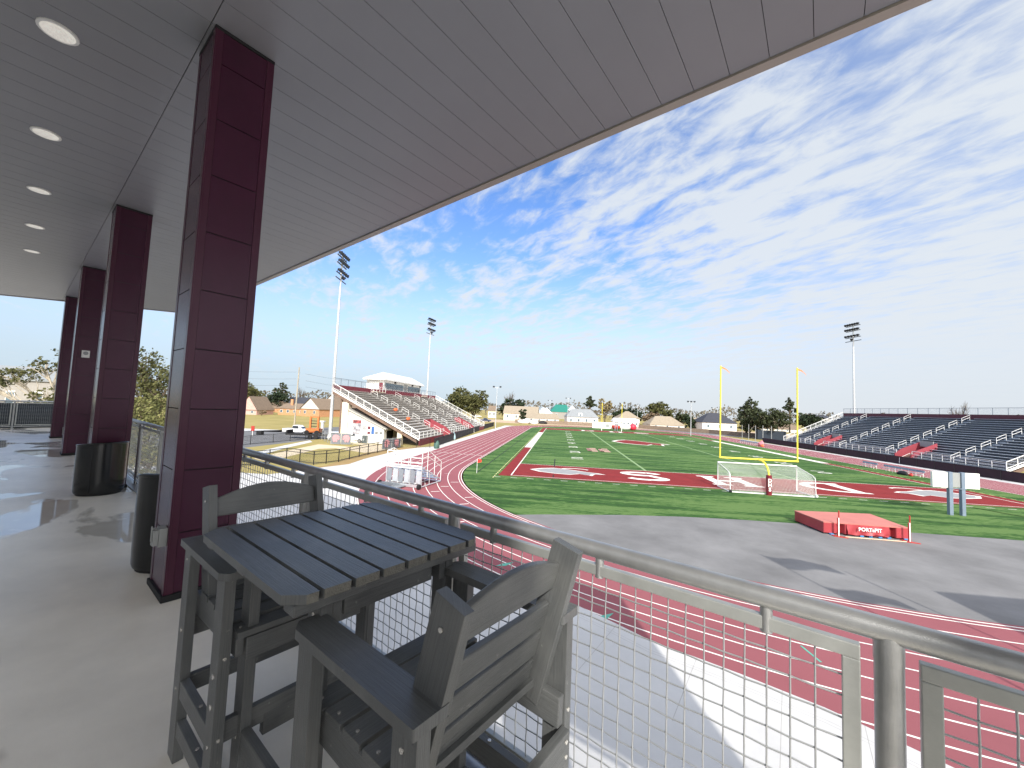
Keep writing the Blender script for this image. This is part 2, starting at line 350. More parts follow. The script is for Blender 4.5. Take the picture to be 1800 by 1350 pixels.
# ---- outdoor furniture of recycled-plastic boards
def wood_mat():
    m = bpy.data.materials.new('grey_plastic_lumber'); m.use_nodes = True
    nt = m.node_tree; N = nt.nodes; K = nt.links; b = N['Principled BSDF']
    uv = N.new('ShaderNodeUVMap'); mp = N.new('ShaderNodeMapping'); mp.inputs['Scale'].default_value = (3.0, 130, 1); K.new(uv.outputs[0], mp.inputs[0])
    n = N.new('ShaderNodeTexNoise'); n.inputs['Scale'].default_value = 1.6; n.inputs['Detail'].default_value = 7; n.inputs['Roughness'].default_value = .65; n.inputs['Distortion'].default_value = .9; K.new(mp.outputs[0], n.inputs['Vector'])
    tc = N.new('ShaderNodeTexCoord'); n2 = N.new('ShaderNodeTexNoise'); n2.inputs['Scale'].default_value = 300; K.new(tc.outputs['Object'], n2.inputs['Vector'])
    r = N.new('ShaderNodeValToRGB'); r.color_ramp.elements[0].position = .3; r.color_ramp.elements[0].color = (.080,.084,.084,1); r.color_ramp.elements[1].position = .75; r.color_ramp.elements[1].color = (.135,.141,.141,1)
    K.new(n.outputs['Fac'], r.inputs[0]); K.new(r.outputs[0], b.inputs['Base Color'])
    b.inputs['Roughness'].default_value = .38
    sp = N.new('ShaderNodeTexNoise'); sp.inputs['Scale'].default_value = 38; sp.inputs['Detail'].default_value = 3; K.new(tc.outputs['Object'], sp.inputs['Vector'])
    sr_ = N.new('ShaderNodeValToRGB'); sr_.color_ramp.elements[0].position = .70; sr_.color_ramp.elements[1].position = .76; K.new(sp.outputs['Fac'], sr_.inputs[0])
    du = N.new('ShaderNodeTexNoise'); du.inputs['Scale'].default_value = 5; du.inputs['Detail'].default_value = 5; K.new(tc.outputs['Object'], du.inputs['Vector'])
    f1 = N.new('ShaderNodeMath'); f1.operation = 'MULTIPLY_ADD'; f1.inputs[1].default_value = .45; K.new(sr_.outputs[0], f1.inputs[0])
    f2 = N.new('ShaderNodeMapRange'); f2.inputs[1].default_value = .45; f2.inputs[2].default_value = .8; f2.inputs[4].default_value = .30; K.new(du.outputs['Fac'], f2.inputs[0]); K.new(f2.outputs[0], f1.inputs[2])
    dm = N.new('ShaderNodeMix'); dm.data_type = 'RGBA'; K.new(f1.outputs[0], dm.inputs[0]); K.new(r.outputs[0], dm.inputs[6]); dm.inputs[7].default_value = (.30,.30,.28,1); K.new(dm.outputs[2], b.inputs['Base Color'])
    ad = N.new('ShaderNodeMath'); ad.operation = 'MULTIPLY_ADD'; ad.inputs[1].default_value = .25; K.new(n2.outputs['Fac'], ad.inputs[0]); K.new(n.outputs['Fac'], ad.inputs[2])
    bp = N.new('ShaderNodeBump'); bp.inputs['Strength'].default_value = .55; bp.inputs['Distance'].default_value = .003; K.new(ad.outputs[0], bp.inputs['Height']); K.new(bp.outputs[0], b.inputs['Normal'])
    return m
M_wood = wood_mat()
M_litend = mat('lit_slat_end', L(112,110,102), .6, 0, .2, 60, .3, 200)  # lighter colour painted on the near slat ends for the light they catch
WM = [M_wood, M_bolt, M_litend]
def bolt(a, p, d, r=.009):
    p = Vector(p); d = Vector(d).normalized(); a.tube([p, p+d*.003], r, 10, 1)
# table: local x = deck x, y = deck y
tb = deck_thing('bar_table', 'tall dark grey slatted bar table between two armchairs by the railing', 'table', -1.587, .91)
TW, TD, TT = .845, .81, 1.04
n = 8; p = TD/n
for i in range(n):
    y = -TD/2+p*(i+.5); w = p-.014; a = MB(); c = .05
    x0, x1 = -TW/2, TW/2; ya, yb = y-w/2, y+w/2
    if i == 0: P = [(x0+c,ya),(x1-c,ya),(x1,ya+c),(x1,yb),(x0,yb),(x0,ya+c)]
    elif i == n-1: P = [(x0,ya),(x1,ya),(x1,yb-c),(x1-c,yb),(x0+c,yb),(x0,yb-c)]
    else: P = [(x0,ya),(x1,ya),(x1,yb),(x0,yb)]
    a.prism(P, TT-.028, TT)
    for k_, f_ in enumerate(a.f):
        if len(f_) == 4 and all(abs(a.v[q_][0]-x1) < 1e-6 for q_ in f_): a.mi[k_] = 2
    sh = random.random()*7; a.uv = [[(a.v[k][0]+sh, a.v[k][1]+sh) for k in f] for f in a.f]
    a.build('slat', WM, tb, .004)
for x in (-TW/2+.05, TW/2-.05, -.02):
    a = MB(); a.board((x,-TD/2+.03,TT-.045),(x,TD/2-.03,TT-.045), .07, .033, (1,0,0)); a.build('cleat', WM, tb, .004)
for y in (-.225, .215):
    a = MB(); a.board((-.25,y,.945),(.375,y,.945), .09, .032, (0,0,1)); a.build('apron', WM, tb, .004)
    for x in (-.213, .337):
        a = MB(); a.box(x-.04, x+.04, y-.055 if y < 0 else y+.017, y-.017 if y < 0 else y+.055, 0, TT-.063)
        yy = y-.055 if y < 0 else y+.055
        bolt(a, (x+.0405, yy*.99, .90), (1,0,0), .008); bolt(a, (x, yy, .93), (0,-1 if y < 0 else 1,0)); bolt(a, (x, yy, .28), (0,-1 if y < 0 else 1,0), .007)
        a.build('leg', WM, tb, .004)
    a = MB(); a.board((-.213+.04,y*1.0+(-.036 if y<0 else .036),.28),(.337-.04,y+(-.036 if y<0 else .036),.28), .085, .034, (0,0,1)); a.build('stretcher', WM, tb, .004)
a = MB(); a.board((-.213,-.19,.28),(-.213,.18,.28), .085, .034, (0,0,1)); a.build('stretcher', WM, tb, .004)
a = MB(); a.board((.337,-.19,.945),(.337,.18,.945), .09, .032, (0,0,1)); a.build('apron', WM, tb, .004)

def chair(label, x, y, rz):
    c = deck_thing('bar_chair', label, 'chair', x, y, rz, 'tall dark grey slatted bar chairs')
    for s in (-1, 1):
        X = .295*s
        a = MB(); P = [(X-.05,-.285),(X+.05,-.285),(X+.05,.255),(X+.05*(1-.5*(s>0)),.29),(X-.05*(1-.5*(s<0)),.29),(X-.05,.255)]
        a.prism(P, .912, .940); sh = random.random()*7; a.uv = [[(a.v[k][1]+sh, a.v[k][0]+sh) for k in f] for f in a.f]
        a.build('arm', WM, c, .006)
        for yy, z1 in ((.225, .911), (-.235, .911)):
            a = MB(); a.board((X+.012*s, yy, 0), (X+.012*s, yy, z1), .085, .038, (0,1,0))
            xo = X+.012*s+.0195*s
            for z in ((.55, .44, .30, .14) if yy > 0 else (.86, .55, .30)): bolt(a, (xo, yy+.005, z), (s,0,0), .010 if z in (.55,.44) else .0065)
            for z in (.62, .33): bolt(a, (X+.012*s, yy+(.043 if yy > 0 else -.043), z), (0, 1 if yy > 0 else -1, 0), .006)
            a.build('leg', WM, c, .005)
        # leaning back post
        a = MB(); a.board((.25*s, -.155, .645), (.25*s, -.292, 1.165), .098, .034, (0,1,.26))
        bolt(a, (.25*s+.018*s, -.27, 1.10), (s,0,0), .006); bolt(a, (.25*s+.018*s, -.195, .93), (s,0,0), .010)
        a.build('back_post', WM, c, .010, seg=3)
        a = MB(); a.board((.259*s, -.28, .640), (.259*s, .265, .655), .095, .030, (0,0,1)); a.build('seat_rail', WM, c, .004)
        for z in (.31, .145):
            a = MB(); a.board((X+.012*s, -.19, z), (X+.012*s, .18, z), .075 if z > .2 else .065, .032, (0,0,1)); bolt(a, (X+.012*s, .05, z+.038), (0,0,1), .007); a.build('stretcher', WM, c, .004)
    d = Vector((0, -.137, .52)).normalized()
    for k in range(4):
        z = [.735, .835, .935, 1.075][k]; pc = Vector((0, -.155, .645))+d*((z-.645)/d.z)+Vector((0, .012, 0))
        if k < 3:
            a = MB(); a.board(pc+Vector((-.232,0,0)), pc+Vector((.232,0,0)), .088, .022, d)
        else:
            a = MB(); m_ = 16; nrm = Vector((1,0,0)).cross(d)
            lo = [pc+Vector((-.232+.464*i/m_,0,0))-d*.05 for i in range(m_+1)]; hi = [pc+Vector((-.232+.464*i/m_,0,0))+d*(.034+.052*math.sin(PI*i/m_)) for i in range(m_+1)]
            V = [q+nrm*.011 for q in lo+hi]+[q-nrm*.011 for q in lo+hi]; w = m_+1; F = []
            for i in range(m_):
                F += [(i,i+1,w+i+1,w+i),(2*w+i+1,2*w+i,3*w+i,3*w+i+1),(w+i,w+i+1,3*w+i+1,3*w+i),(i+1,i,2*w+i,2*w+i+1)]
            F += [(0,w,3*w,2*w),(m_,2*w+m_,3*w+m_,w+m_)]
            a.idx(V, F, 0, [[(V[k2].x, V[k2].z) for k2 in f] for f in F])
        a.build('back_slat', WM, c, .005)
    for k in range(5):
        y0 = .245-.098*k; z = .700+.003*(2-k)*0+.006*(k == 0)*-1
        a = MB(); a.board((-.275, y0, z), (.275, y0, z), .083, .024, (0,1,0))
        for s in (-1, 1): bolt(a, (.255*s, y0, z+.012), (0,0,1), .005)
        a.build('seat_slat', WM, c, .005)
    for y0, z, w in ((-.285, .535, .09), (-.235, .30, .075), (.225, .33, .08), (.262, .63, .085)):
        a = MB(); a.board((-.285 if y0 != .262 else -.24, y0, z), (.285 if y0 != .262 else .24, y0, z), w, .030, (0,0,1))
        if y0 == -.285:
            for s in (-1, 1):
                for dz in (-.022, .022): bolt(a, (.262*s, y0-.0155, z+dz), (0,-1,0), .006)
        a.build('crossbar', WM, c, .004)
    return c
chair('dark grey bar chair in front, its slatted back towards us', -.94, .895, PI/2)
chair('dark grey bar chair beyond the table, facing us beside the maroon column', -2.025, .865, -PI/2)
# ================================================================== GROUND, TRACK, FIELD
M_grass = mat('dry_grass', L(168,152,98), .95, 0, .3, .12, .5, 8, .2, col2=L(140,130,76))
M_asph = mat('asphalt', L(122,121,120), .9, 0, .24, .3, .3, 60, .3)
M_asphd = mat('dark_asphalt', L(112,112,112), .9, 0, .2, .3, .3, 60, .3)
M_conc = mat('concrete_walk', L(200,199,196), .85, 0, .07, .5, .15, 80, .3)
M_track = mat('track_rubber', L(145,86,91), .9, 0, .07, .25, .3, 120, .25)
M_trackdk = mat('track_wet', L(116,34,50), .6, 0, .1, .5)
M_line = mat('line_paint', L(236,232,222), .8, 0, .06, 2)
M_redturf = mat('red_turf', L(128,42,42), .9, 0, .16, .8, .4, 60, .2)
M_whiteturf = mat('white_turf', L(226,222,212), .9, 0, .06, 1.5, .3, 60, .2)
M_greyturf = mat('grey_turf', L(150,150,150), .9, 0, .12, 1.5, .3, 60, .2)
M_paleline = mat('pale_green_line', L(132,156,112), .9, 0, .1, 1.5, .3, 60, .2)
M_yellowline = mat('yellow_dash', L(222,214,150), .9, 0, .1, 1.5)
M_blackline = mat('black_turf_line', L(20,30,20), .9, 0, .2, 1)
M_sand = mat('straw_soil', L(164,138,98), .95, 0, .2, .5, .6, 20, .2, col2=L(150,128,84))
M_dirt = mat('pale_dirt', L(190,168,142), .95, 0, .15, .15, .4, 10, .2)
def turf_mat():
    m = bpy.data.materials.new('turf'); m.use_nodes = True; nt = m.node_tree; N = nt.nodes; K = nt.links; b = N['Principled BSDF']
    tc = N.new('ShaderNodeTexCoord')
    def nz(scale, st, det=6, rough=.65):
        mp = N.new('ShaderNodeMapping'); mp.inputs['Scale'].default_value = st; K.new(tc.outputs['Object'], mp.inputs[0])
        n = N.new('ShaderNodeTexNoise'); n.inputs['Scale'].default_value = scale; n.inputs['Detail'].default_value = det; n.inputs['Roughness'].default_value = rough; K.new(mp.outputs[0], n.inputs['Vector']); return n.outputs['Fac']
    a = nz(.5, (.16, 1.5, 1)); c = nz(3.2, (.5, 1.4, 1)); e = nz(.05, (1, 1, 1), 3)
    s1 = N.new('ShaderNodeMath'); s1.operation = 'MULTIPLY_ADD'; s1.inputs[1].default_value = .55; K.new(c, s1.inputs[0]); K.new(a, s1.inputs[2])
    s2 = N.new('ShaderNodeMath'); s2.operation = 'MULTIPLY_ADD'; s2.inputs[1].default_value = .35; K.new(e, s2.inputs[0]); K.new(s1.outputs[0], s2.inputs[2])
    r = N.new('ShaderNodeValToRGB'); r.color_ramp.elements[0].position = .72; r.color_ramp.elements[0].color = L(36,60,30); r.color_ramp.elements[1].position = 1.12; r.color_ramp.elements[1].color = L(94,122,66)
    el = r.color_ramp.elements.new(.93); el.color = L(58,94,40)
    K.new(s2.outputs[0], r.inputs[0]); K.new(r.outputs[0], b.inputs['Base Color']); b.inputs['Roughness'].default_value = .9; b.inputs['Specular IOR Level'].default_value = .2
    f = nz(45, (1, 1, 1), 3); bp = N.new('ShaderNodeBump'); bp.inputs['Strength'].default_value = .7; bp.inputs['Distance'].default_value = .05; K.new(f, bp.inputs['Height']); K.new(bp.outputs[0], b.inputs['Normal'])
    return m
M_turf = turf_mat()
def flat(name, poly, z, m, kind='structure'):
    a = MB(); a.face([(p[0], p[1], z) for p in poly]); return struct(a.build(name, m), kind)
flat('ground', [(-700,-300),(700,-300),(700,900),(-700,900)], 0, M_grass)
YC, YT, RI, RO_ = 4.9, 104.8, 30.15, 38.95
def stadium(r, n=48, y0=YC, y1=YT):
    P = [(-r*math.cos(PI*i/n), y0-r*math.sin(PI*i/n)) for i in range(n+1)]
    return P+[(r*math.cos(PI*i/n), y1+r*math.sin(PI*i/n)) for i in range(n+1)]
S0 = stadium(RO_); S1 = stadium(RI-.25)
# concrete apron: walk round the track and the yard in front of the building
g2 = lambda x, y: tuple(gp(x, y)[:2])
ap = [(-41.2,115),(-41.0,60),(-40.6,24),g2(735,787),g2(702,791),g2(672,799),g2(643,806),g2(613,816),g2(563,822),g2(515,829),g2(470,834),(-60,-7.5),(-72,-10),(-90,-6),(-95,-40),(-60,-70),(20,-70),(60,-40),(46,-20),(42,8),(40.5,60),(39.4,115),(30,118),(-30,118)]
flat('concrete_apron', ap, .004, M_conc)
flat('straw_verge', [g2(503,829),g2(515,829),g2(563,822),g2(613,816),g2(643,806),g2(672,799),g2(702,791),g2(735,787),(-43,26),(-43.8,20),g2(703,786),g2(640,797),g2(573,818),g2(530,825)], .0085, M_sand)
a = MB(); n = len(S0)
for i in range(n):
    j = (i+1) % n; a.face([(*S0[i], .012), (*S0[j], .012), (*S1[j], .012), (*S1[i], .012)][::-1])
struct(a.build('running_track', M_track))
bnd = [(-22.23,-15.2),(-20.4,-14.6),(-18.6,-14.15),(-15,-13.2),(-10.7,-12.45),(-7,-12.15),(-3.2,-12.05),(3.4,-12.3),(10.2,-12.3),(16,-13.0),(22.5,-15.0)]
Rg = RI-.15
lft = [(-Rg*math.cos(t), YC-Rg*math.sin(t)) for t in [i*.735/12 for i in range(13)]]
low = [(-Rg*math.cos(t), YC-Rg*math.sin(t)) for t in [.735+i*(PI-1.47)/24 for i in range(25)]]
rgt = [(-x, y) for x, y in lft][::-1]
far = [(Rg*math.cos(t), YT+Rg*math.sin(t)) for t in [i*PI/32 for i in range(33)]]
flat('turf_field', lft+bnd+rgt+far, .012, M_turf)
flat('asphalt_area', low+bnd[::-1], .0115, M_asph)
# track lines
a = MB()
for k in range(9):
    r = RI+.17+1.07*k
    a.ribbon(stadium(r, 64), .065, .017, 0, True)
a.ribbon(stadium(RI-.08, 64), .07, .017, 0, True)
for k in range(8):
    for yy, w in ((15+.2*k, .5), (-1.5, .14), (9, .14)):
        x = -(RI+.17+1.07*k); a.rect(x-.9, x-.2, yy, yy+w*.35, .0175)
    th = .35+.06*k; r = RI+.17+1.07*k+.5
    for t in (th, th+.2):
        p = Vector((-r*math.cos(t), YC-r*math.sin(t))); d = Vector((math.cos(t), math.sin(t)))*.35
        a.ribbon([p-d, p+d], .12, .0175)
    x = RI+.17+1.07*k
    for yy in (22, 40, 52): a.rect(x+.2, x+.9, yy+.8*k, yy+.8*k+.14, .0175)
struct(a.build('track_lines', M_line))
# green arrow marks on the outer lane
a = MB()
for (x, y) in ((886,992),(1058,1085)):
    p = gp(x, y); a.face([(p.x-.35,p.y-.3,.0178),(p.x+.1,p.y-.2,.0178),(p.x+.45,p.y+.35,.0178),(p.x-.05,p.y+.05,.0178)])
p = gp(1425,1150); a.ribbon([(p.x-.05,p.y+.4),(p.x+.05,p.y-.4)], .07, .0178)
struct(a.build('track_marks', mat('teal_paint', L(96,172,152), .8)))
# wet patches of darker rubber
a = MB()
for (x, y, rx, ry) in ((658,851,.9,1.5),):
    p = gp(x, y); a.face([(p.x+rx*math.cos(t)*(1+.2*math.sin(3*t)), p.y+ry*math.sin(t), .0165) for t in [i*PI/10 for i in range(20)]])
struct(a.build('wet_patch', M_trackdk))
# concrete in front of the building covers the outer lanes a little, as measured
ce = [g2(x, y) for x, y in ((803,992),(875,1012),(945,1040),(1015,1065),(1085,1098),(1150,1130),(1225,1157),(1300,1185),(1375,1215),(1450,1245),(1520,1277),(1590,1310),(1700,1362),(1790,1405))]
flat('concrete_walk', [(-34.5,-14.5)]+ce+[(-6,-40),(-20,-44),(-40,-34)], .0185, M_conc)
a = MB()
for off in (.5, .62): a.ribbon([(p[0]-off*.5, p[1]-off*.86) for p in ce], .012, .0195)
for q in range(7):
    p = Vector(ce[q*2]); a.ribbon([(p.x, p.y), (p.x-1.4, p.y-2.6)], .014, .0195)
struct(a.build('concrete_joints', mat('joint', L(168,165,160), .9)))
# football markings
hw, fl, ez = 24.38, 109.73, 9.14
a = MB(); a.rect(-25.7, 25.7, -.45, ez, .017); a.rect(-25.7, 25.7, fl-ez, fl+.45, .017)
for s in (-1, 1):
    x0, x1 = sorted((s*24.5, s*25.7)); a.rect(x0, x1, ez, 31, .0171); a.rect(x0, x1, 80, fl-ez, .0171)
struct(a.build('end_zone', M_redturf))
a = MB()
for s in (-1, 1):
    x0, x1 = sorted((s*24.5, s*25.75)); a.rect(x0, x1, 31, 80, .0172)
    a.rect(s*hw-.07, s*hw+.07, 0, fl, .0215)
for y in (0, fl): a.rect(-hw, hw, y-.06, y+.06, .0215)
for y in (ez, fl-ez): a.rect(-hw, hw, y-.06, y+.06, .0215)
struct(a.build('boundary_lines', M_whiteturf))
a = MB()
for k in range(1, 20):
    y = ez+4.572*k; a.rect(-hw, hw, y-.05, y+.05, .0172)
for s in (-1, 1): a.rect(s*8.7-.16, s*8.7+.16, ez+.1, fl-ez-.1, .0176)
struct(a.build('yard_lines', M_paleline))
a = MB(); y = -2.0
while y < 111:
    for s in (-1, 1): a.rect(s*26.0-.05, s*26.0+.05, y, y+.55, .0172)
    y += 1.0
struct(a.build('dashed_line', M_yellowline))
a = MB(); x = -26
while x < 26: a.rect(x, x+.7, -1.45, -1.35, .0172); x += 1.7
struct(a.build('dashed_end_line', M_whiteturf))
a = MB(); a.rect(-28.2, -28.06, -.1, 110, .0172); a.ribbon([(-19.97,.3),(-19.97,1.9)], .13, .026); a.ribbon([(-19.97,7.9),(-19.97,16)], .13, .026); a.rect(-19.97,-9,15.9,16.02,.0171); a.ribbon([(-9.6,2.2),(-9.0,2.0)], .13, .026)
struct(a.build('soccer_lines', M_blackline))
for s in (-1, 1):
    for k in range(1, 10):
        y = ez+9.144*k; tm = text_mesh('yard_numbers', '%d %d' % ((k if k < 6 else 10-k), 0), 2.5, M_whiteturf, None, (s*16.6, y, .019), (0, 0, PI/2*(-s)), .85, .0008, .03); struct(tm)
# ---- letters of the near end zone (read from the field side)
def serif_letter(ch, cx, cy, w, h, a, z, m=0):
    W2, H2, st = w/2, h/2, w*.20
    R = lambda x0, x1, y0, y1: a.rect(min(cx-x0,cx-x1), max(cx-x0,cx-x1), min(cy-y0,cy-y1), max(cy-y0,cy-y1), z, m)
    if ch == 'H':
        for s in (-1, 1):
            x = s*(W2-st*.95); R(x-st*.55, x+st*.55, -H2, H2); R(x-st*.95, x-st*.55, -H2, -H2+.55); R(x+st*.55, x+st*.95, -H2, -H2+.55); R(x-st*.95, x-st*.55, H2-.55, H2); R(x+st*.55, x+st*.95, H2-.55, H2)
        R(-W2+st*1.5, W2-st*1.5, -.38, .38)
    elif ch == 'D':
        x = -W2+st*.9; R(x-st*.5, x+st*.6, -H2, H2); R(x-st*.9, x-st*.5, -H2, -H2+.55); R(x-st*.9, x-st*.5, H2-.55, H2)
        n = 20; xs = x+st*.6
        for i in range(n):
            t0, t1 = -PI/2+PI*i/n, -PI/2+PI*(i+1)/n
            q = []
            for t, k in ((t0,1),(t1,1),(t1,0),(t0,0)):
                rx = (W2-xs) - (0 if k else st*.95); ry = H2-(0 if k else .62)
                q.append((cx-(xs+rx*math.cos(t)), cy-(ry*math.sin(t)), z))
            a.face(q, m)
    else:
        pts = []
        for i in range(11): t = .35+i*(PI*1.12)/10; pts.append((math.cos(t)*(W2-st*.5), H2*.5+math.sin(t)*(H2*.5-.38)))
        for i in range(11): t = PI*.62-i*(PI*1.24)/10; pts.append((math.cos(t)*(W2-st*.5), -H2*.5+math.sin(t)*(H2*.5-.38)+.05))
        for i in range(3): t = -.62*PI-i*.16*PI; pts.append((math.cos(t)*(W2-st*.5), -H2*.5+math.sin(t)*(H2*.5-.38)))
        a.ribbon([(cx-x, cy-y) for x, y in pts], .95, z, m)
a = MB()
for ch, x in (('S', -9.8), ('H', -.8), ('D', 9.3)): serif_letter(ch, x, 4.95, 5.0, 5.7, a, .0225)
for ch, x in (('S', 9.8), ('H', .8), ('D', -9.3)):
    b = MB(); serif_letter(ch, 0, 0, 5.0, 5.7, b, .0225)
    a.idx([(x-v[0], fl-4.95-v[1], v[2]) for v in b.v], b.f)
struct(a.build('end_zone_letters', M_whiteturf))
def emblem(cx, cy, s, sy=1):
    P = [(-4.3,.2),(-3.1,1.5),(-1.6,2.3),(-.2,1.9),(.9,1.3),(2.2,.5),(3.4,.1),(4.2,-.6),(3.0,-.75),(2.6,-1.9),(1.3,-1.1),(.2,-2.0),(-1.4,-1.75),(-3.2,-1.1)]
    g = [(cx+s*x*.9, cy+sy*y*.92) for x, y in P]; return g
for cx, s in ((-18.4, 1), (19.3, -1)):
    a = MB(); g = emblem(cx, 4.7, s); c = Vector((cx, 4.7))
    big = [tuple(c+(Vector(q)-c)*1.13) for q in g]; a.face([(*q, .0222) for q in (big if s > 0 else big[::-1])], 0); a.face([(*q, .0240) for q in (g if s > 0 else g[::-1])], 1)
    a.ribbon([(cx+s*(1.0+1.7*math.cos(t)), 6.3+1.2*math.sin(t)) for t in [.5+i*.35 for i in range(10)]], .34, .0226, 0)
    struct(a.build('end_zone_emblem', [M_whiteturf, M_greyturf]))
a = MB(); g = [(x*1.55, y*3.4) for x, y in emblem(0, 0, 1)]; c = Vector((0, 57))
a.face([(c.x+q[0]*1.12, c.y+q[1]*1.12, .0222) for q in g], 0); a.face([(c.x+q[0], c.y+q[1], .0240) for q in g], 1)
struct(a.build('midfield_emblem', [M_whiteturf, M_redturf]))
a = MB()
for cx in (-13.4, -11.2):
    for q in ((cx-.9,cx+.9,30,31.4),(cx-.9,cx-.2,30,36),(cx-.9,cx+.9,32.4,33.6),(cx-.9,cx+.9,34.8,36)): a.rect(*q, .0222, 0); 
struct(a.build('sponsor_letters', mat('pink_turf', L(206,160,150), .9)))
# ---- yards and lots left of the field
flat('parking_lot', [g2(380,792),g2(440,786),g2(560,772),(-62.5,28),(-60.5,33),(-60.5,82),(-76,88),(-82,40),(-92,18),(-96,0)], .004, M_asphd)
flat('paved_path', [g2(430,799),g2(500,783),g2(545,774),g2(549,777),g2(505,787),g2(446,803)], .008, M_conc)
flat('gravel_path', [g2(446,806),g2(520,789),g2(560,781),g2(585,783),g2(620,786),g2(640,783),(-56,22.5),(-50,22),(-46,20),g2(700,789),g2(640,796),g2(590,788),g2(560,789),g2(470,812)], .0082, mat('pale_gravel', L(204,188,160), .95, 0, .12, .6, .3, 40))
flat('side_road', [g2(400,752),g2(500,756),g2(512,760),g2(400,757)], .004, M_conc)
flat('far_dirt', [(-70,146),(70,141),(90,120),(110,128),(90,175),(-70,190)], .004, M_dirt)
flat('pale_turf_mound_base', [(-33,140),(-24,140),(-24,146),(-33,146)], .0082, M_dirt)
flat('far_asphalt', [(34,118),(52,108),(60,120),(44,138),(28,146),(16,142)], .0079, M_asph)
# ---- goals and field equipment
M_yellow = mat('yellow_paint', L(240,222,70), .4, 0, .05, 2)
M_pad = mat('maroon_vinyl', L(118,30,44), .4, 0, .08, 3)
M_orange = mat('orange_ribbon', L(220,130,60), .6)
M_net = mat('white_net', L(225,228,222), .8)
gpost = thing('goal_post', 'yellow football goal post with tall uprights and maroon padded base', 'goal post', (0,-2.0,0))
a = MB(); a.tube([(0,0,1.6),(0,0,1.75)]+[(0, 1.5*(1-math.cos(t)), 1.75+1.25*math.sin(t)) for t in [i*PI/20 for i in range(1, 11)]]+[(0,2.0,3.03)], .085, 14); a.build('gooseneck', M_yellow, gpost)
a = MB(); a.tube([(-3.62,2,3.05),(3.62,2,3.05)], .085, 12); a.build('crossbar', M_yellow, gpost)
for s in (-1, 1):
    a = MB(); a.tube([(s*3.56,2,3.1),(s*3.56,2,12.2)], .065, 12); u_ = a.build('upright', M_yellow, gpost)
    a = MB()
    for i in range(6): a.face([(s*3.56+.06+.14*i,2.02,12.1-.03*i*i*.5),(s*3.56+.06+.14*(i+1),2.02+.03*i,12.1-.03*(i+1)**2*.5),(s*3.56+.06+.14*(i+1),2.02+.03*i,11.98-.03*(i+1)**2*.5),(s*3.56+.06+.14*i,2.02,11.9-.03*i*i*.4)])
    a.build('wind_ribbon', M_orange, u_)
a = MB(); a.tube([(0,0,0),(0,0,1.85)], .24, 20); pd = a.build('post_pad', M_pad, gpost)
for ch, z in (('D',1.35),('H',.95),('S',.55)): text_mesh('pad_letter', ch, .46, M_white, pd, (-.03,-.243,z), (PI/2,0,0), 1, .004, .02)
sg = thing('soccer_goal', 'white portable soccer goal with net and wheels behind the yellow post', 'soccer goal', (.42,1.2,0))
a = MB(); w = 3.72
a.tube([(-w,0,0),(-w,0,2.46),(w,0,2.46),(w,0,0)], .065, 10); a.build('front_frame', M_white, sg)
for s in (-1, 1):
    a = MB(); a.tube([(s*w,0,.05),(s*w,-3.0,.05)], .05, 8); a.build('side_bar', M_white, sg)
    a = MB(); a.tube([(s*w,-3.0,.05),(s*w,-2.9,1.7),(s*w,-2.4,1.95),(s*w,0,2.44)], .032, 8); a.build('net_support', M_white, sg)
    a = MB(); a.tube([(s*w-.08,-3.05,.14),(s*w+.08,-3.05,.14)], .14, 14); a.build('wheel', M_black if s < 0 else M_white, sg)
a = MB(); a.tube([(-w,-2.95,.05),(w,-2.95,.05)], .05, 8); a.build('rear_bar', M_white, sg)
a = MB()
def net(a, f, nu, nv, r=.006):
    for i in range(nu+1): a.tube([f(i/nu, j/6) for j in range(7)], r, 3, 0, False)
    for j in range(nv+1): a.tube([f(i/14, j/nv) for i in range(15)], r, 3, 0, False)
def nf(u, v):   # top sag then back
    x = -w+2*w*u; sag = .42*math.sin(PI*u)
    if v < .4: k = v/.4; return (x, -2.4*k, 2.44-(.5+sag)*k)
    k = (v-.4)/.6; return (x, -2.4-.55*k, (1.94-sag)*(1-k)+.05*k)
net(a, nf, 62, 36)
for s in (-1, 1): net(a, lambda u, v: (s*w, -2.9*u, (.05+(2.39-.55*u)*v)), 20, 18)
a.build('net', M_net, sg)
fg = thing('goal_post', 'distant white and yellow combined goal at the far end line', 'goal post', (0,fl+.4,0))
for s in (-1, 1):
    a = MB(); a.tube([(s*3.66,0,0),(s*3.66,0,3.0)], .12, 8); a.build('leg', M_white, fg)
    a = MB(); a.tube([(s*3.66,0,3.0),(s*3.66,0,10.6)], .09, 8); a.build('upright', M_yellow, fg)
a = MB(); a.tube([(-3.66,0,2.9),(3.66,0,2.9)], .1, 8); a.build('crossbar', M_white, fg)
# back of the play clock with two square posts
M_clock = mat('clock_panel', L(238,238,226), .5, 0, .03, 2); M_navy = mat('blue_grey_steel', L(120,134,150), .5, .1, .08, 3)
def clock(label, loc, s=1, rz=0):
    c = thing('play_clock', label, 'play clock', loc, rz, 'play clocks at the ends of the field')
    for x in (-.44, .44):
        a = MB(); a.box(x-.13, x+.13, -.13, .13, 0, 3.42); a.build('post', M_navy, c, .01)
    for x0, x1 in ((-1.68,-.60),(.62,1.66)):
        a = MB(); a.box(x0, x1, -.05, .16, 2.15, 3.38); a.build('end_panel', M_clock, c, .015)
    a = MB(); a.box(-.30, .30, -.03, .14, 2.2, 3.36); a.build('middle_panel', M_greybox, c, .01)
    a = MB(); a.box(-.62, .62, -.16, -.131, 2.1, 2.16); a.build('brace', M_navy, c)
    return c
clock('white panelled play clock on two steel posts right of the soccer goal', (12.2,-5.6,0))
p = gp(1083,757.5); clock('small distant white panelled play clock on two posts behind the far end line', (p.x,p.y,0))
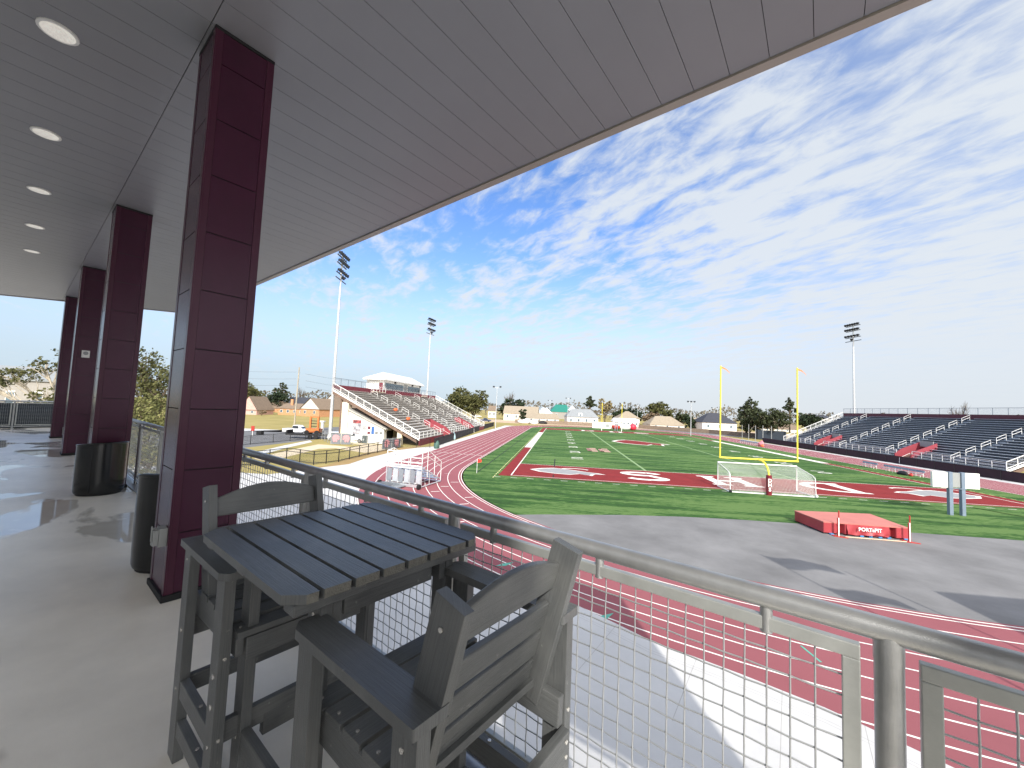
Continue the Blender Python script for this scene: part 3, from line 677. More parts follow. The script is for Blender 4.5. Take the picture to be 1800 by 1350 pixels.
# high jump landing mat
M_mat = mat('red_vinyl', L(168,62,68), .5, 0, .12, 1.2, .5, 3); M_mattop = mat('faded_red_mesh', L(186,116,106), .85, 0, .1, .8, .4, 6)
hj = thing('landing_mat', 'large faded red high jump mat lying on the asphalt', 'mat', (-.55,-12.6,0), math.radians(1.5))
pts = [(-2.45,1.15),(-2.3,-1.55),(-1.55,-1.6),(-1.45,-1.25),(-1.2,-1.3),(-1.1,-1.65),(1.35,-1.75),(1.45,-1.35),(1.68,-1.38),(1.75,-1.75),(2.45,-1.7),(2.75,1.6)]
a = MB(); a.prism(pts, .1, .70); bd = a.build('mat_body', M_mat, hj, .05)
a = MB(); a.prism([(x*1.005, y*1.01) for x, y in ((-2.45,1.15),(-2.3,-1.55),(2.45,-1.72),(2.75,1.6))], .702, .76); a.build('top_cover', M_mattop, hj, .03)
a = MB()   # front valance hanging in folds
n = 46; V = []
for j in range(4):
    for i in range(n+1):
        x = -1.05+2.36*i/n; z = .70-.185*j; y = -1.66-.1*(x+1.1)/2.45-.03-.022*j*(1+math.sin(9*x+2*j))*.8-.02*j*math.sin(4*x)
        V.append((x, y, z-(.05*math.sin(2.6*(x+1.1)) if j == 3 else 0)))
a.idx(V, [(j*(n+1)+i, j*(n+1)+i+1, (j+1)*(n+1)+i+1, (j+1)*(n+1)+i)[::-1] for j in range(3) for i in range(n)], 0, None, True); vl = a.build('valance', M_mat, hj)
text_mesh('lettering', 'PORTaPIT', .30, M_white, vl, (.15,-1.90,.50), (PI/2-.12,0,-.035), 1.0, .004, .006)
a = MB(); a.box(-2.3, 2.4, -1.5, 1.2, .02, .09); a.build('pallet', M_black, hj)
for x in (-2.0, -.3, .2, .75, 1.25, 2.2):
    a = MB(); a.box(x, x+.2, -1.74, -1.55, .02, .1); a.build('pallet_block', mat('blue_plastic', L(70,140,190), .5), hj)
M_redp = mat('red_paint', L(176,56,48), .4)
for (x, y), lb in (((-2.2,-14.6), 'red and white high jump upright at the left corner of the mat'), ((1.68,-14.66), 'red and white high jump upright at the right corner of the mat')):
    c = thing('jump_standard', lb, 'jump stand', (x,y,0), 0, 'high jump uprights')
    a = MB(); a.prism([(-.3,-.1),(.35,-.32),(.4,-.22),(.05,.02),(-.15,.3),(-.3,.3)], 0, .05); a.build('base', M_redp, c, .01)
    a = MB(); a.box(-.03,.03,-.035,.035,.05,1.15); a.build('lower_post', [M_white], c); a = MB(); a.box(-.06,-.031,-.035,.035,.05,1.15); a.box(.031,.05,-.035,.035,.05,1.15); a.build('red_stripe', M_redp, c)
    a = MB(); a.tube([(.02,0,1.15),(.02,0,1.58)], .035, 8); a.build('upper_post', M_redp, c)
c = tag(MB().build('x', M_white), '', ''); bpy.data.objects.remove(c)
a = MB(); a.tube([(-1.9,-14.72,.05),(1.4,-14.8,.05)], .03, 8); tag(a.build('crossbar', mat('pale_bar', L(225,190,160), .5)), 'pale high jump bar lying on the ground before the red mat', 'bar')
# corner flag
c = thing('corner_flag', 'red corner flag on a thin white pole at the turf edge', 'flag', (-28.06,-.09,0))
a = MB(); a.tube([(0,0,0),(0,0,1.55)], .025, 8); a.build('pole', M_white, c)
a = MB(); nn = 6
for i in range(nn):
    x0, x1 = .03+.42*i/nn, .03+.42*(i+1)/nn; y0, y1 = .05*math.sin(2.2*i/nn*PI), .05*math.sin(2.2*(i+1)/nn*PI); t0, t1 = .04*i/nn, .04*(i+1)/nn
    a.face([(x0,y0,1.12+t0*2),(x1,y1,1.12+t1*2),(x1,y1,1.52-t1),(x0,y0,1.52-t0)])
a.build('cloth', mat('red_flag', L(226,60,50), .7), c)
# mobile bleacher standing on the curve
M_alu = mat('aluminium', L(206,210,212), .35, .55, .08, 3); M_alud = mat('aluminium_dull', L(150,155,160), .45, .5, .1, 3)  # second aluminium is a darker tone for alternate panels and the grating
mbz = thing('mobile_bleacher', 'small white aluminium bleacher parked on the curve of the track', 'bleacher', (-32.6,-8.9,0), math.radians(-12))
bw = 1.75
for k in range(5):
    y = .35+.62*k; z = 1.62-.30*k
    q = MB(); q.box(-bw, bw, y, y+.26, z, z+.05); q.build('seat_plank', M_alu, mbz)
    q = MB(); q.box(-bw, bw, y+.30, y+.55, z-.3, z-.26); q.build('foot_plank', M_alu, mbz)
for x in (-bw, -.6, .6, bw):
    q = MB(); q.tube([(x,0,0),(x,0,2.1)], .05, 8); q.tube([(x,0,1.7),(x,3.2,.35)], .045, 8); q.tube([(x,0,.12),(x,3.3,.12)], .05, 8); q.tube([(x,1.3,.12),(x,1.3,1.15)], .04, 8); q.build('frame', M_alu, mbz)
for k in range(6):
    q = MB(); x = -bw+.1+.58*k; q.idx([(x,-.10,.42),(x+.47,-.10,.36),(x+.47,-.02,1.42),(x+.02,-.02,1.5),(x,-.06,.42),(x+.47,-.06,.36),(x+.47,.02,1.42),(x+.02,.02,1.5)], [(0,1,2,3),(7,6,5,4),(0,4,5,1),(1,5,6,2),(2,6,7,3),(3,7,4,0)]); q.build('back_panel', M_alu if k % 2 else M_alud, mbz)
q = MB(); q.box(-bw, bw, -.16, -.11, .05, .30); q.build('back_beam', M_alu, mbz)
for z in (.38, 1.62, 1.82, 2.1):
    q = MB(); q.box(-bw, bw, -.03, .03, z-.045, z+.045); q.build('rail', M_white, mbz)
for x in (-bw, -.6, .6, bw):
    q = MB(); q.tube([(x,0,1.6),(x,0,2.95),(x,.55,2.95)], .035, 8); q.build('rail_post', M_white, mbz)
for z in (2.5, 2.95):
    q = MB(); q.tube([(-bw,0,z),(bw,0,z)], .035, 8); q.build('rail', M_white, mbz)
for s in (-1, 1):
    q = MB(); q.tube([(s*bw,0,2.95),(s*bw,.9,3.1),(s*bw,3.3,1.9),(s*bw,3.3,.2)], .035, 8); q.tube([(s*bw,0,2.5),(s*bw,.9,2.6),(s*bw,3.3,1.4)], .03, 8)
    for y in (.9, 2.1): q.tube([(s*bw,y,.8),(s*bw,y,3.1-.5*max(0,y-.9))], .03, 8)
    q.build('side_rail', M_white, mbz)
q = MB(); q.box(-bw-.5, .4, -1.3, -.25, .12, .18)
for k in range(14): q.box(-bw-.45+.15*k, -bw-.40+.15*k, -1.32, -.25, .18, .30)
q.build('entry_grating', M_alud, mbz)
for x in (-bw-.3, bw+.1):
    q = MB(); q.tube([(x-.1,-.5,.22),(x+.1,-.5,.22)], .22, 14); q.build('wheel', M_black, mbz)
# team benches by the right sideline
def bench(label, p0, p1, back=True):
    d = Vector(p1)-Vector(p0); ln = d.length; b = thing('team_bench', label, 'bench', (*p0, 0), math.atan2(d.y, d.x), 'aluminium team benches')
    a = MB(); a.box(0, ln, -.15, .15, .42, .47); a.build('seat', M_alu, b)
    a = MB(); a.box(0, ln, -.28, -.23, .62, .92); a.build('backrest', mat('blue_grey_alu', L(150,164,186), .4, .4, .08, 3), b)
    x = .2
    while x < ln: a = MB(); a.tube([(x,-.25,0),(x,-.25,.85)], .03, 6); a.tube([(x,.15,0),(x,.15,.44)], .03, 6); a.tube([(x,-.25,.35),(x,.15,.35)], .025, 6); a.build('leg', M_white, b); x += 1.1
bench('long silver team bench with a bag before it, by the right sideline', (29.4,18.4), (29.3,25.0))
bench('second silver team bench, just beyond the long one with the bag', (29.3,26.2), (29.3,29.2))
bench('far blue backed bench at the right sideline, next to a pink heap', (31.2,67.5), (30.9,76.5))
def heap(name, label, cat, p, r, m, group=None):
    a = MB(); a.ball((0,0,r[2]*.45), 1, 0, 12, 7, r); me = a
    for i, v in enumerate(me.v): me.v[i] = (v[0]*(1+.18*math.sin(3*v[1]/r[1]+v[2])), v[1], max(0, v[2]*(1+.2*math.sin(4*v[0]/r[0]))))
    return tag(me.build(name, m, None, 0, (p[0],p[1],.02)), label, cat, group)
heap('kit_bag', 'black kit bag lying on turf before the silver team bench', 'bag', (28.4,20.3), (.3,.9,.35), M_black)
heap('kit_bag', 'bright red bag beside the black kit bag on the turf', 'bag', (28.6,19.2), (.22,.3,.28), M_redp)
heap('ball_bag', 'pinkish heap of bags at the end of the far blue bench', 'bag', (31.7,66.2), (.6,.9,.9), mat('pink_cloth', L(214,130,140), .8))
p = gp(1335,789); heap('cone_stack', 'orange cones heaped on turf in front of the far bench', 'cone', (31.4,65), (.4,.5,.4), mat('orange_plastic', L(235,110,60), .6))
# ================================================================== GRANDSTANDS
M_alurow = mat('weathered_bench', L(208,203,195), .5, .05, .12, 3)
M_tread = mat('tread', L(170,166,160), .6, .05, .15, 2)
M_riser = mat('riser_grey', L(124,118,112), .7, .05, .15, 2); M_alurow2 = mat('slate_bench', L(192,197,204), .5, .05, .12, 3); M_tread2 = mat('slate_tread', L(134,141,149), .6, .05, .15, 2); M_riser2 = mat('slate_riser', L(66,72,80), .7, .05, .15, 2)  # risers are a darker tone than the treads
M_cream = mat('cream_concrete', L(222,212,188), .85, 0, .08, 1, .1, 30)
M_steel = mat('brown_steel', L(120,98,84), .7, .2, .3, 1.5)
M_wallmaroon = mat('maroon_paint_wall', L(112,34,48), .6, 0, .1, 1.2)
M_vom = mat('red_entry_wall', L(142,56,66), .6, 0, .08, 1.5)
M_darkmaroon = mat('dark_maroon_parapet', L(78,26,40), .6, 0, .1, 1.2)
M_offwhite = mat('offwhite_siding', L(212,207,198), .7, 0, .08, .8); M_whitewall = mat('white_wall', L(234,232,226), .7, 0, .05, 1)
M_roofw = mat('white_metal_roof', L(236,236,234), .45, .1, .05, 2)
M_glass = mat('window_glass', L(92,112,124), .08, .2, .2, 1.5)
M_silver = mat('vent_grey', L(120,122,122), .6)
def chain(name, tint=(.5,.5,.52,1), a=.3, scale=11.0):
    m = bpy.data.materials.new(name); m.use_nodes = True; nt = m.node_tree; N = nt.nodes; K = nt.links; b = N['Principled BSDF']
    b.inputs['Base Color'].default_value = tint; b.inputs['Roughness'].default_value = .6
    tc = N.new('ShaderNodeTexCoord'); mp = N.new('ShaderNodeMapping'); mp.inputs['Scale'].default_value = (scale, scale, scale); K.new(tc.outputs['UV'], mp.inputs[0])
    s = N.new('ShaderNodeSeparateXYZ'); K.new(mp.outputs[0], s.inputs[0])
    def f(op, i, j=None):
        n = N.new('ShaderNodeMath'); n.operation = op
        for k, v in enumerate((i, j)):
            if v is None: continue
            if isinstance(v, (int, float)): n.inputs[k].default_value = v
            else: K.new(v, n.inputs[k])
        return n.outputs[0]
    d1 = f('LESS_THAN', f('FRACT', f('ADD', s.outputs[0], s.outputs[1])), a/2); d2 = f('LESS_THAN', f('FRACT', f('SUBTRACT', s.outputs[0], s.outputs[1])), a/2)
    K.new(f('MAXIMUM', d1, d2), b.inputs['Alpha']); return m
M_chain = chain('chain_link', (.42,.43,.44,1), .16); M_chainblack = chain('black_chain_link', (.02,.02,.02,1), .20); M_screen = mat('black_windscreen', (.014,.013,.016), .8, 0, .2, 3); M_screenm = mat('maroon_windscreen', (.028,.010,.016), .8, 0, .25, 1.5)
def wallstrip(a, p, q, z0, z1, m=0):
    p, q = Vector((*p, 0)), Vector((*q, 0)); l = (q-p).length
    a.face([(p.x,p.y,z0),(q.x,q.y,z0),(q.x,q.y,z1),(p.x,p.y,z1)], m, [(0,z0),(l,z0),(l,z1),(0,z1)])
def stand(name, label, xf, xb, zf, zb, Y0, Y1, aisles, voms, red_front, parw, rows=19, scr=None):
    s = 1 if xb > xf else -1; g = thing(name, label, 'grandstand', ((xf+xb)/2, (Y0+Y1)/2, 0)); ox, oy = (xf+xb)/2, (Y0+Y1)/2
    X = lambda x: x-ox
    VR = 5
    Y = lambda y: y-oy
    D = abs(xb-xf); rd = D/rows; rh = (zb-zf)/rows
    zs = lambda x: zf+(abs(x-xf)/D)*(zb-zf)
    # segments between entries
    bench = tread = None
    for k in range(rows):
        x0 = xf+s*rd*k; z = zf+rh*k
        segs = [(Y0, Y1)]
        if k < VR:
            for v0, v1 in voms:
                ns = []
                for a0, b0 in segs:
                    if v0 > a0 and v1 < b0: ns += [(a0, v0), (v1, b0)]
                    else: ns.append((a0, b0))
                segs = ns
        cuts = []
        for a0, b0 in segs:
            c = a0
            for ai in aisles:
                if a0 < ai-.6 and ai+.6 < b0: cuts.append((c, ai-.6)); c = ai+.6
            cuts.append((c, b0))
        for c0, c1 in cuts:
            if c1-c0 < .3: continue
            a = MB(); a.box(X(x0+s*.42), X(x0+s*.70), Y(c0), Y(c1), z+.40, z+.445)
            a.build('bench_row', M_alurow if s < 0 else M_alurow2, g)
        a = MB()
        for c0, c1 in segs:
            a.box(X(x0), X(x0+s*(rd-.02)), Y(c0), Y(c1), z-.04, z); a.box(X(x0+s*(rd-.019)), X(x0+s*rd), Y(c0), Y(c1), z-.04, z+rh-.045, 1)
        if k >= 7 or True:
            for ai in aisles:
                if any(c0 < ai < c1 for c0, c1 in segs): a.box(X(x0+s*rd*.5), X(x0+s*(rd-.03)), Y(ai-.55), Y(ai+.55), z+.002, z+rh*.5, 0)
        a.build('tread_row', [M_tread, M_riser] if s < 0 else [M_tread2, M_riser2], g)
    # aisle handrails
    proto = None; per = 7; ln = D/per
    for ai in aisles:
        for k in range(per):
            xx = xf+s*(.35+ln*k); zz = zs(xx)
            if any(v0-.3 < ai < v1+.3 for v0, v1 in voms) and k < 3: continue
            if proto is None:
                a = MB(); l = ln*.62; h = .95; dz = l*(zb-zf)/D
                a.tube([(0,0,0),(0,0,h),(s*l,0,h+dz),(s*l,0,dz)], .035, 6); a.tube([(0,0,.5),(s*l,0,.5+dz)], .03, 6)
                proto = a.build('aisle_rail', M_white, g, 0, (X(xx), Y(ai), zz))
            else:
                q = proto.copy(); COL.objects.link(q); q.parent = g; q.location = (X(xx), Y(ai), zz)
    # end rails and stringers
    for yy in (Y0-.06, Y1+.06):
        a = MB(); a.idx([(X(xf),Y(yy)-.05,zf-.30),(X(xb),Y(yy)-.05,zb-.30),(X(xb),Y(yy)-.05,zb+.02),(X(xf),Y(yy)-.05,zf+.02),(X(xf),Y(yy)+.05,zf-.30),(X(xb),Y(yy)+.05,zb-.30),(X(xb),Y(yy)+.05,zb+.02),(X(xf),Y(yy)+.05,zf+.02)], [(0,1,2,3),(7,6,5,4),(0,4,5,1),(3,2,6,7),(0,3,7,4),(1,5,6,2)])
        a.build('stringer', M_white, g)
        a = MB(); a.idx([(X(xf+s*.4),Y(yy)-.04,zf-.75),(X(xb),Y(yy)-.04,zb-.85),(X(xb),Y(yy)-.04,zb-.31),(X(xf+s*.4),Y(yy)-.04,zf-.31),(X(xf+s*.4),Y(yy)+.04,zf-.75),(X(xb),Y(yy)+.04,zb-.85),(X(xb),Y(yy)+.04,zb-.31),(X(xf+s*.4),Y(yy)+.04,zf-.31)], [(0,1,2,3),(7,6,5,4),(0,4,5,1),(3,2,6,7),(0,3,7,4),(1,5,6,2)])
        a.build('raker_beam', M_steel, g)
        a = MB(); n = 11
        a.tube([(X(xf),Y(yy),zf),(X(xf),Y(yy),zf+1.15),(X(xb),Y(yy),zb+1.1),(X(xb),Y(yy),zb)], .06, 8)
        a.tube([(X(xf),Y(yy),zf+.25),(X(xb),Y(yy),zb+.25)], .04, 6)
        for i in range(1, n): x = xf+s*D*i/n; a.tube([(X(x),Y(yy),zs(x)),(X(x),Y(yy),zs(x)+1.12)], .05, 6)
        a.face([(X(xf),Y(yy),zf+.1),(X(xb),Y(yy),zb+.1),(X(xb),Y(yy),zb+1.1),(X(xf),Y(yy),zf+1.1)], 1, [(0,zf),(D,zb),(D,zb+1),(0,zf+1)])
        a.build('end_railing', [M_white, M_chain], g)
    # underside supports
    y = Y0+.3
    while y <= Y1+.1:
        for fr in ((.22, .55, .9) if y > Y0+1 else (.9,)):
            x = xf+s*D*fr; a = MB(); a.box(X(x-.15), X(x+.15), Y(y-.15), Y(y+.15), 0, zs(x)-.5); a.build('support', M_cream if fr < .3 else M_steel, g)
        y += 9.55 if (Y1-Y0) > 55 else 9.0
    a = MB(); a.idx([(X(xf+s*.3),Y(Y0+.1),zf-.5),(X(xb-s*.2),Y(Y0+.1),zb-.55),(X(xb-s*.2),Y(Y1-.1),zb-.55),(X(xf+s*.3),Y(Y1-.1),zf-.5)], [(0,1,2,3)]); a.build('underside', M_steel, g)
    # front wall, walkway rail
    segs = [(Y0, Y1)]
    for v0, v1 in voms: segs = segs[:-1]+[(segs[-1][0], v0), (v1, segs[-1][1])]
    for c0, c1 in segs:
        a = MB(); a.box(X(xf-s*.02), X(xf+s*.1), Y(c0), Y(c1), 0.02, zf-.045); a.build('front_wall', red_front, g)
        a = MB(); a.tube([(X(xf+s*.05),Y(c0),zf+1.1),(X(xf+s*.05),Y(c1),zf+1.1)], .04, 6); a.tube([(X(xf+s*.05),Y(c0),zf+.15),(X(xf+s*.05),Y(c1),zf+.15)], .035, 6); a.tube([(X(xf+s*.05),Y(c0),zf+.6),(X(xf+s*.05),Y(c1),zf+.6)], .025, 6)
        k = c0
        while k < c1+.05: a.tube([(X(xf+s*.05),Y(k),zf),(X(xf+s*.05),Y(k),zf+1.1)], .04, 6); k += max(1.2, (c1-c0)/max(1, round((c1-c0)/1.9)))
        a.face([(X(xf+s*.05),Y(c0),zf),(X(xf+s*.05),Y(c1),zf),(X(xf+s*.05),Y(c1),zf+1.1),(X(xf+s*.05),Y(c0),zf+1.1)], 1, [(0,0),(c1-c0,0),(c1-c0,1.1),(0,1.1)])
        a.build('front_railing', [M_white, M_chain], g)
    for v0, v1 in voms:
        xe = xf+s*rd*VR
        for yy in (v0, v1):
            a = MB(); y0, y1 = (yy-.1, yy+.1); q = [(xf-s*.25, .3), (xe, .3), (xe, zs(xe)+.75), (xf+s*.8, zf+1.25), (xf-s*.25, zf+.35)]
            V = [(X(x), Y(y0), z) for x, z in q]+[(X(x), Y(y1), z) for x, z in q]; n = len(q)
            a.idx(V, [tuple(range(n)), tuple(range(n, 2*n))[::-1]]+[(i, n+i, n+(i+1)%n, (i+1)%n) for i in range(n)]); a.build('entry_wall', M_vom, g)
        a = MB(); a.box(X(xe), X(xe+s*.12), Y(v0+.11), Y(v1-.11), .2, zs(xe)+.7); a.build('entry_header', M_vom, g)
        a = MB()
        for k in range(6): a.box(X(xf-s*.6+s*.28*k), X(xf-s*.6+s*.28*(k+1)), Y(v0+.15), Y(v1-.15), .02, .16+.16*k)
        a.build('entry_stair', M_cream, g)
        a = MB(); a.tube([(X(xf-s*.7),Y((v0+v1)/2),.1),(X(xf-s*.7),Y((v0+v1)/2),1.1),(X(xf+s*1.0),Y((v0+v1)/2),2.0),(X(xf+s*1.0),Y((v0+v1)/2),1.0)], .035, 6); a.build('stair_rail', M_white, g)
    # parapet and fence along the back
    a = MB(); a.box(X(xb), X(xb+s*.15), Y(Y0), Y(Y1), zb-.4, zb+.85); a.build('parapet', parw, g)
    a = MB(); y = Y0; bs = 2.45
    a.tube([(X(xb+s*.1),Y(Y0),zb+2.05),(X(xb+s*.1),Y(Y1),zb+2.05)], .035, 6)
    n = int((Y1-Y0)/bs)
    for i in range(n+1): y = Y0+(Y1-Y0)*i/n; a.tube([(X(xb+s*.1),Y(y),zb+.85),(X(xb+s*.1),Y(y),zb+2.07)], .035, 6)
    a.face([(X(xb+s*.1),Y(Y0),zb+.86),(X(xb+s*.1),Y(Y1),zb+.86),(X(xb+s*.1),Y(Y1),zb+2.03),(X(xb+s*.1),Y(Y0),zb+2.03)], 1, [(0,0),(Y1-Y0,0),(Y1-Y0,1.2),(0,1.2)])
    a.build('back_fence', [mat('fence_post_grey', L(92,104,118), .5, .3), M_chain], g)
    return g, X, Y, zs
gl, LX, LY, lz = stand('grandstand', 'left grandstand with a white roofed press box along its top', -43.0, -59.25, 1.2, 9.1, 23.1, 80.3, (36,48.3,60.6,72.9), ((37.2,41.2),(60.9,64.6)), M_wallmaroon, M_wallmaroon)
gr, RX, RY, rz_ = stand('grandstand', 'right grandstand of dark bench rows behind the yellow goal posts', 41.6, 56.6, 1.35, 8.6, 20.8, 74.9, (28.9,41.35,53.75,66.1), ((35.4,38.6),(58.6,61.6)), M_screenm, M_darkmaroon)
# pale emblem boards above the right entries
for v in (37, 60.1):
    a = MB(); a.box(45.3-49.1, 45.42-49.1, v-47.85-1.2, v-47.85+1.35, 3.25, 4.25); a.build('entry_board', M_greybox, gr)
# orange seat pads on the left stand
for k, (x, y) in enumerate(((695.5,722),(717.5,738))):
    d = ray(x, y); t = 70; q = CAM+d*60
    for i in range(60, 140):
        q = CAM+d*i
        if q.z < lz(q.x)+.5 and q.x < -43: break
    a = MB(); a.ball((0,0,.28), 1, 0, 10, 6, (.3,.8,.3)); tag(a.build('seat_cover', mat('orange_plastic', L(235,110,60), .6), None, 0, (q.x, q.y, q.z-.05)), ('upper' if k == 0 else 'lower')+' small orange cover lying on the benches of the left grandstand', 'cover', 'orange covers')
# ---- press box
pb = thing('press_box', 'white press box with hipped roof on top of the left grandstand', 'press box', (-61,55,9.1))
def P(x, y, z): return (x+61, y-55, z-9.1)
a = MB(); x0, x1, y0, y1 = -63.6, -59.45, 43.3, 67.0
a.box(x0+61, x1+61, y0-55, y1-55, .0, 3.3); a.build('wall', M_whitewall, pb)
a = MB(); e = .45; zr = 12.6-9.1
c = [(x0-e+61,y0-e*2.2-55),(x1+e+.2+61,y0-e*2.2-55),(x1+e+.2+61,y1+e*2.6-55),(x0-e+61,y1+e*2.6-55)]
rdg = [(-61.4+61, y0+3.6-55, zr+1.75), (-61.4+61, y1-2-55, zr+1.75)]
V = [(*q, zr) for q in c]+rdg+[(*q, zr-.34) for q in c]
a.idx(V, [(0,1,4),(1,2,5,4),(2,3,5),(3,0,4,5),(6,7,1,0),(7,8,2,1),(8,9,3,2),(9,6,0,3),(9,8,7,6)]); a.build('roof', M_roofw, pb)
for ya, yb, cnt in ((44.0,54.6,9),(57.6,66.4,9)):
    f = MB(); f.box(x1+.003+61, x1+.05+61, ya-55, yb-55, 1.2, 2.6); fr = f.build('window_band', M_silver, pb)
    w = (yb-ya)/cnt
    for k in range(cnt):
        q = MB(); q.box(x1+.051+61, x1+.07+61, ya+w*k+.07-55, ya+w*(k+1)-.07-55, 1.28, 2.52); q.build('pane', M_glass, fr)
a = MB(); a.box(x1+.003+61, x1+.06+61, 55.0-55, 57.2-55, .2, 2.9); a.build('door_panel', M_greybox, pb)
a = MB(); a.box(x1-1.1+61, x1-.2+61, y0-.05-55, y0-.003-55, .25, 2.5); a.build('door', M_wallmaroon, pb)
for y in (49.2, 60.4, 66.2):
    a = MB(); a.box(x1+.004+61, x1+.3+61, y-.25-55, y+.25-55, 2.75, 3.2); a.build('loudspeaker', M_black, pb)
a = MB(); a.box(x1+.004+61, x1+.08+61, 43.5-55, 67.6-55, -.2, 1.02); bn = a.build('banner', mat('banner_maroon', L(92,26,42), .6), pb)
text_mesh('banner_text', 'HOME OF THE FIGHTING WILDCATS', 1.12, M_white, bn, (x1+.1+61, 55.6-55, .38), (PI/2,0,PI/2), 1.02, .01, .02)
for y in (44.4, 66.9):
    a = MB(); a.tube([(x1+.1+61, y-55+.42*math.cos(t), .42+.42*math.sin(t)) for t in [.8+i*.47 for i in range(11)]], .09, 6); a.build('banner_emblem', M_white, bn)
# landings with rails each side of the box
for ya, yb in ((37.5,43.2),(67.2,71.5)):
    a = MB(); a.box(x1-1.6+61, x1+.6+61, ya-55, yb-55, .25, .35); a.build('landing', M_cream, pb)
    a = MB()
    for x in (x1-1.5, x1+.55): 
        a.tube([(x+61, ya-55, 1.4),(x+61, yb-55, 1.4)], .04, 6); a.tube([(x+61, ya-55, .9),(x+61, yb-55, .9)], .03, 6)
        for k in range(5): y = ya+(yb-ya)*k/4; a.tube([(x+61,y-55,.3),(x+61,y-55,1.4)], .04, 6)
    a.build('landing_rail', M_white, pb)
for (y, h) in ((39.5, 13.5), (68.5, 12.7), (73.2, 12.2)):
    pass
# ---- concession building below the near end of the left stand
cb_ = thing('concession_building', 'white walled building with sloping roof under the left grandstand', 'building', (-52.5,24,0))
a = MB(); q = [(-56.1,0),(-49.5,0),(-49.5,2.65),(-55.7,5.6),(-56.1,5.6)]
def slab(a, q, y0, y1, ox, oy, m=0):
    V = [(x-ox, y0-oy, z) for x, z in q]+[(x-ox, y1-oy, z) for x, z in q]; n = len(q)
    a.idx(V, [tuple(range(n)), tuple(range(n, 2*n))[::-1]]+[(i, n+i, n+(i+1)%n, (i+1)%n) for i in range(n)], m)
slab(a, q, 23.25, 40, -52.5, 24); a.build('wall', M_whitewall, cb_)
a = MB(); slab(a, [(-56.3,5.65),(-49.0,2.45),(-49.0,2.65),(-56.3,5.9)], 22.9, 40.4, -52.5, 24); a.build('roof', mat('grey_roof_sheet', L(176,174,168), .6, .1), cb_)
a = MB(); a.box(-57.3+52.5, -56.12+52.5, 23.0-24, 24.2-24, 0, 6.9); a.build('pillar', M_cream, cb_)
a = MB(); a.box(-47.0+52.5, -46.2+52.5, 23.1-24, 23.7-24, 0, 2.4); a.build('pillar', M_cream, cb_)
a = MB(); a.box(-49.49+52.5, -49.44+52.5, 24.4-24, 27-24, 0, 2.2); a.build('doorway', M_dark, cb_)
f = lambda x0, x1, z0, z1, nm, m: (lambda b: (b.box(x0+52.5, x1+52.5, 23.19-24, 23.245-24, z0, z1), b.build(nm, m, cb_)))(MB())[1]
M_poster = mat('poster_print', L(70,68,86), .6, 0, .6, 2.2, col2=L(210,206,206)); M_posterd = mat('poster_dark', L(40,36,44), .6, 0, .4, 3, col2=L(190,90,90))
f(-55.2,-53.7,1.5,3.3,'poster',M_poster); f(-55.2,-53.7,3.35,3.9,'poster_header',M_posterd)
f(-53.3,-52.75,2.3,2.95,'sign',mat('sign_grey', L(205,205,205), .6, 0, .3, 4, col2=L(90,90,90))); f(-52.45,-51.95,1.6,2.9,'sign',mat('sign_maroon', L(110,50,60), .6)); f(-51.75,-51.25,1.6,2.9,'sign',mat('sign_blue', L(60,100,160), .6))
f(-51.05,-50.55,1.65,2.05,'vent',M_silver); f(-50.25,-49.75,1.65,2.05,'vent',M_silver)
a = MB(); a.box(-52.42+52.5,-51.98+52.5,23.17-24,23.188-24,2.0,2.4); a.build('sign_label', M_white, cb_)
# gated white shed strip beyond stand, right side wall
# ---- fences
def fence(label, pts, h, spacing, mp_, mesh, scr=None, r=.03, rails=(1.0,), group=None, cat='fence'):
    o = Vector((*pts[0], 0)); t = thing('chain_fence', label, cat, o, 0, group)
    a = MB()
    for p, q in zip(pts[:-1], pts[1:]): wallstrip(a, (p[0]-o.x,p[1]-o.y), (q[0]-o.x,q[1]-o.y), .03, h-.03)
    a.build('screen' if scr else 'mesh', scr or mesh, t)
    proto = None
    a = MB()
    for zf_ in rails: a.tube([(p[0]-o.x, p[1]-o.y, h*zf_) for p in pts], r*.7, 6, 0)
    a.build('rail', mp_, t)
    first = True
    for p, q in zip(pts[:-1], pts[1:]):
        v = Vector(q)-Vector(p); n = max(1, round(v.length/spacing))
        for i in range(0 if first else 1, n+1):
            c = Vector(p)+v*i/n
            if proto is None: b = MB(); b.tube([(0,0,0),(0,0,h+.05)], r, 6); proto = b.build('post', mp_, t, 0, (c.x-o.x, c.y-o.y, 0))
            else: d = proto.copy(); COL.objects.link(d); d.parent = t; d.location = (c.x-o.x, c.y-o.y, 0)
        first = False
    return t
g2_ = lambda x, y: tuple(gp(x, y)[:2])
M_bpost = mat('black_post', (.012,.012,.013), .4)
fence('black mesh fence curving beside the concrete yard below the terrace', [g2_(330,826), g2_(440,819), g2_(503,810), g2_(551,817), g2_(573,815), g2_(595,812), (-44.95,9.0), (-44.6,19.3)], 1.45, 2.4, M_bpost, M_chainblack, None, .055, (1,.78,.12))
fence('black windscreen fence between the left grandstand and the track', [g2_(763,786.5), (-41.6,50), (-43.4,80), (-44.2,106)], 1.5, 3.0, M_bpost, M_chain, M_screen, .04)
fence('low black fence in front of the left grandstand entrance', [(-44.5,19.6), (-40.6,21.6)], 1.4, 2.6, M_bpost, M_chainblack, None, .035)
fence('dark maroon windscreen fence along the foot of the right grandstand', [(40.9,17.5), (40.9,40), (40.95,70), (40.6,84)], 1.35, 3.2, M_bpost, M_chain, M_screenm, .05)
fence('black fence along the parking lot', [g2_(395,788), g2_(440,781.5), g2_(480,778), g2_(561,770.5)], 1.35, 3.2, M_bpost, M_chainblack, None, .04, (1,.1))
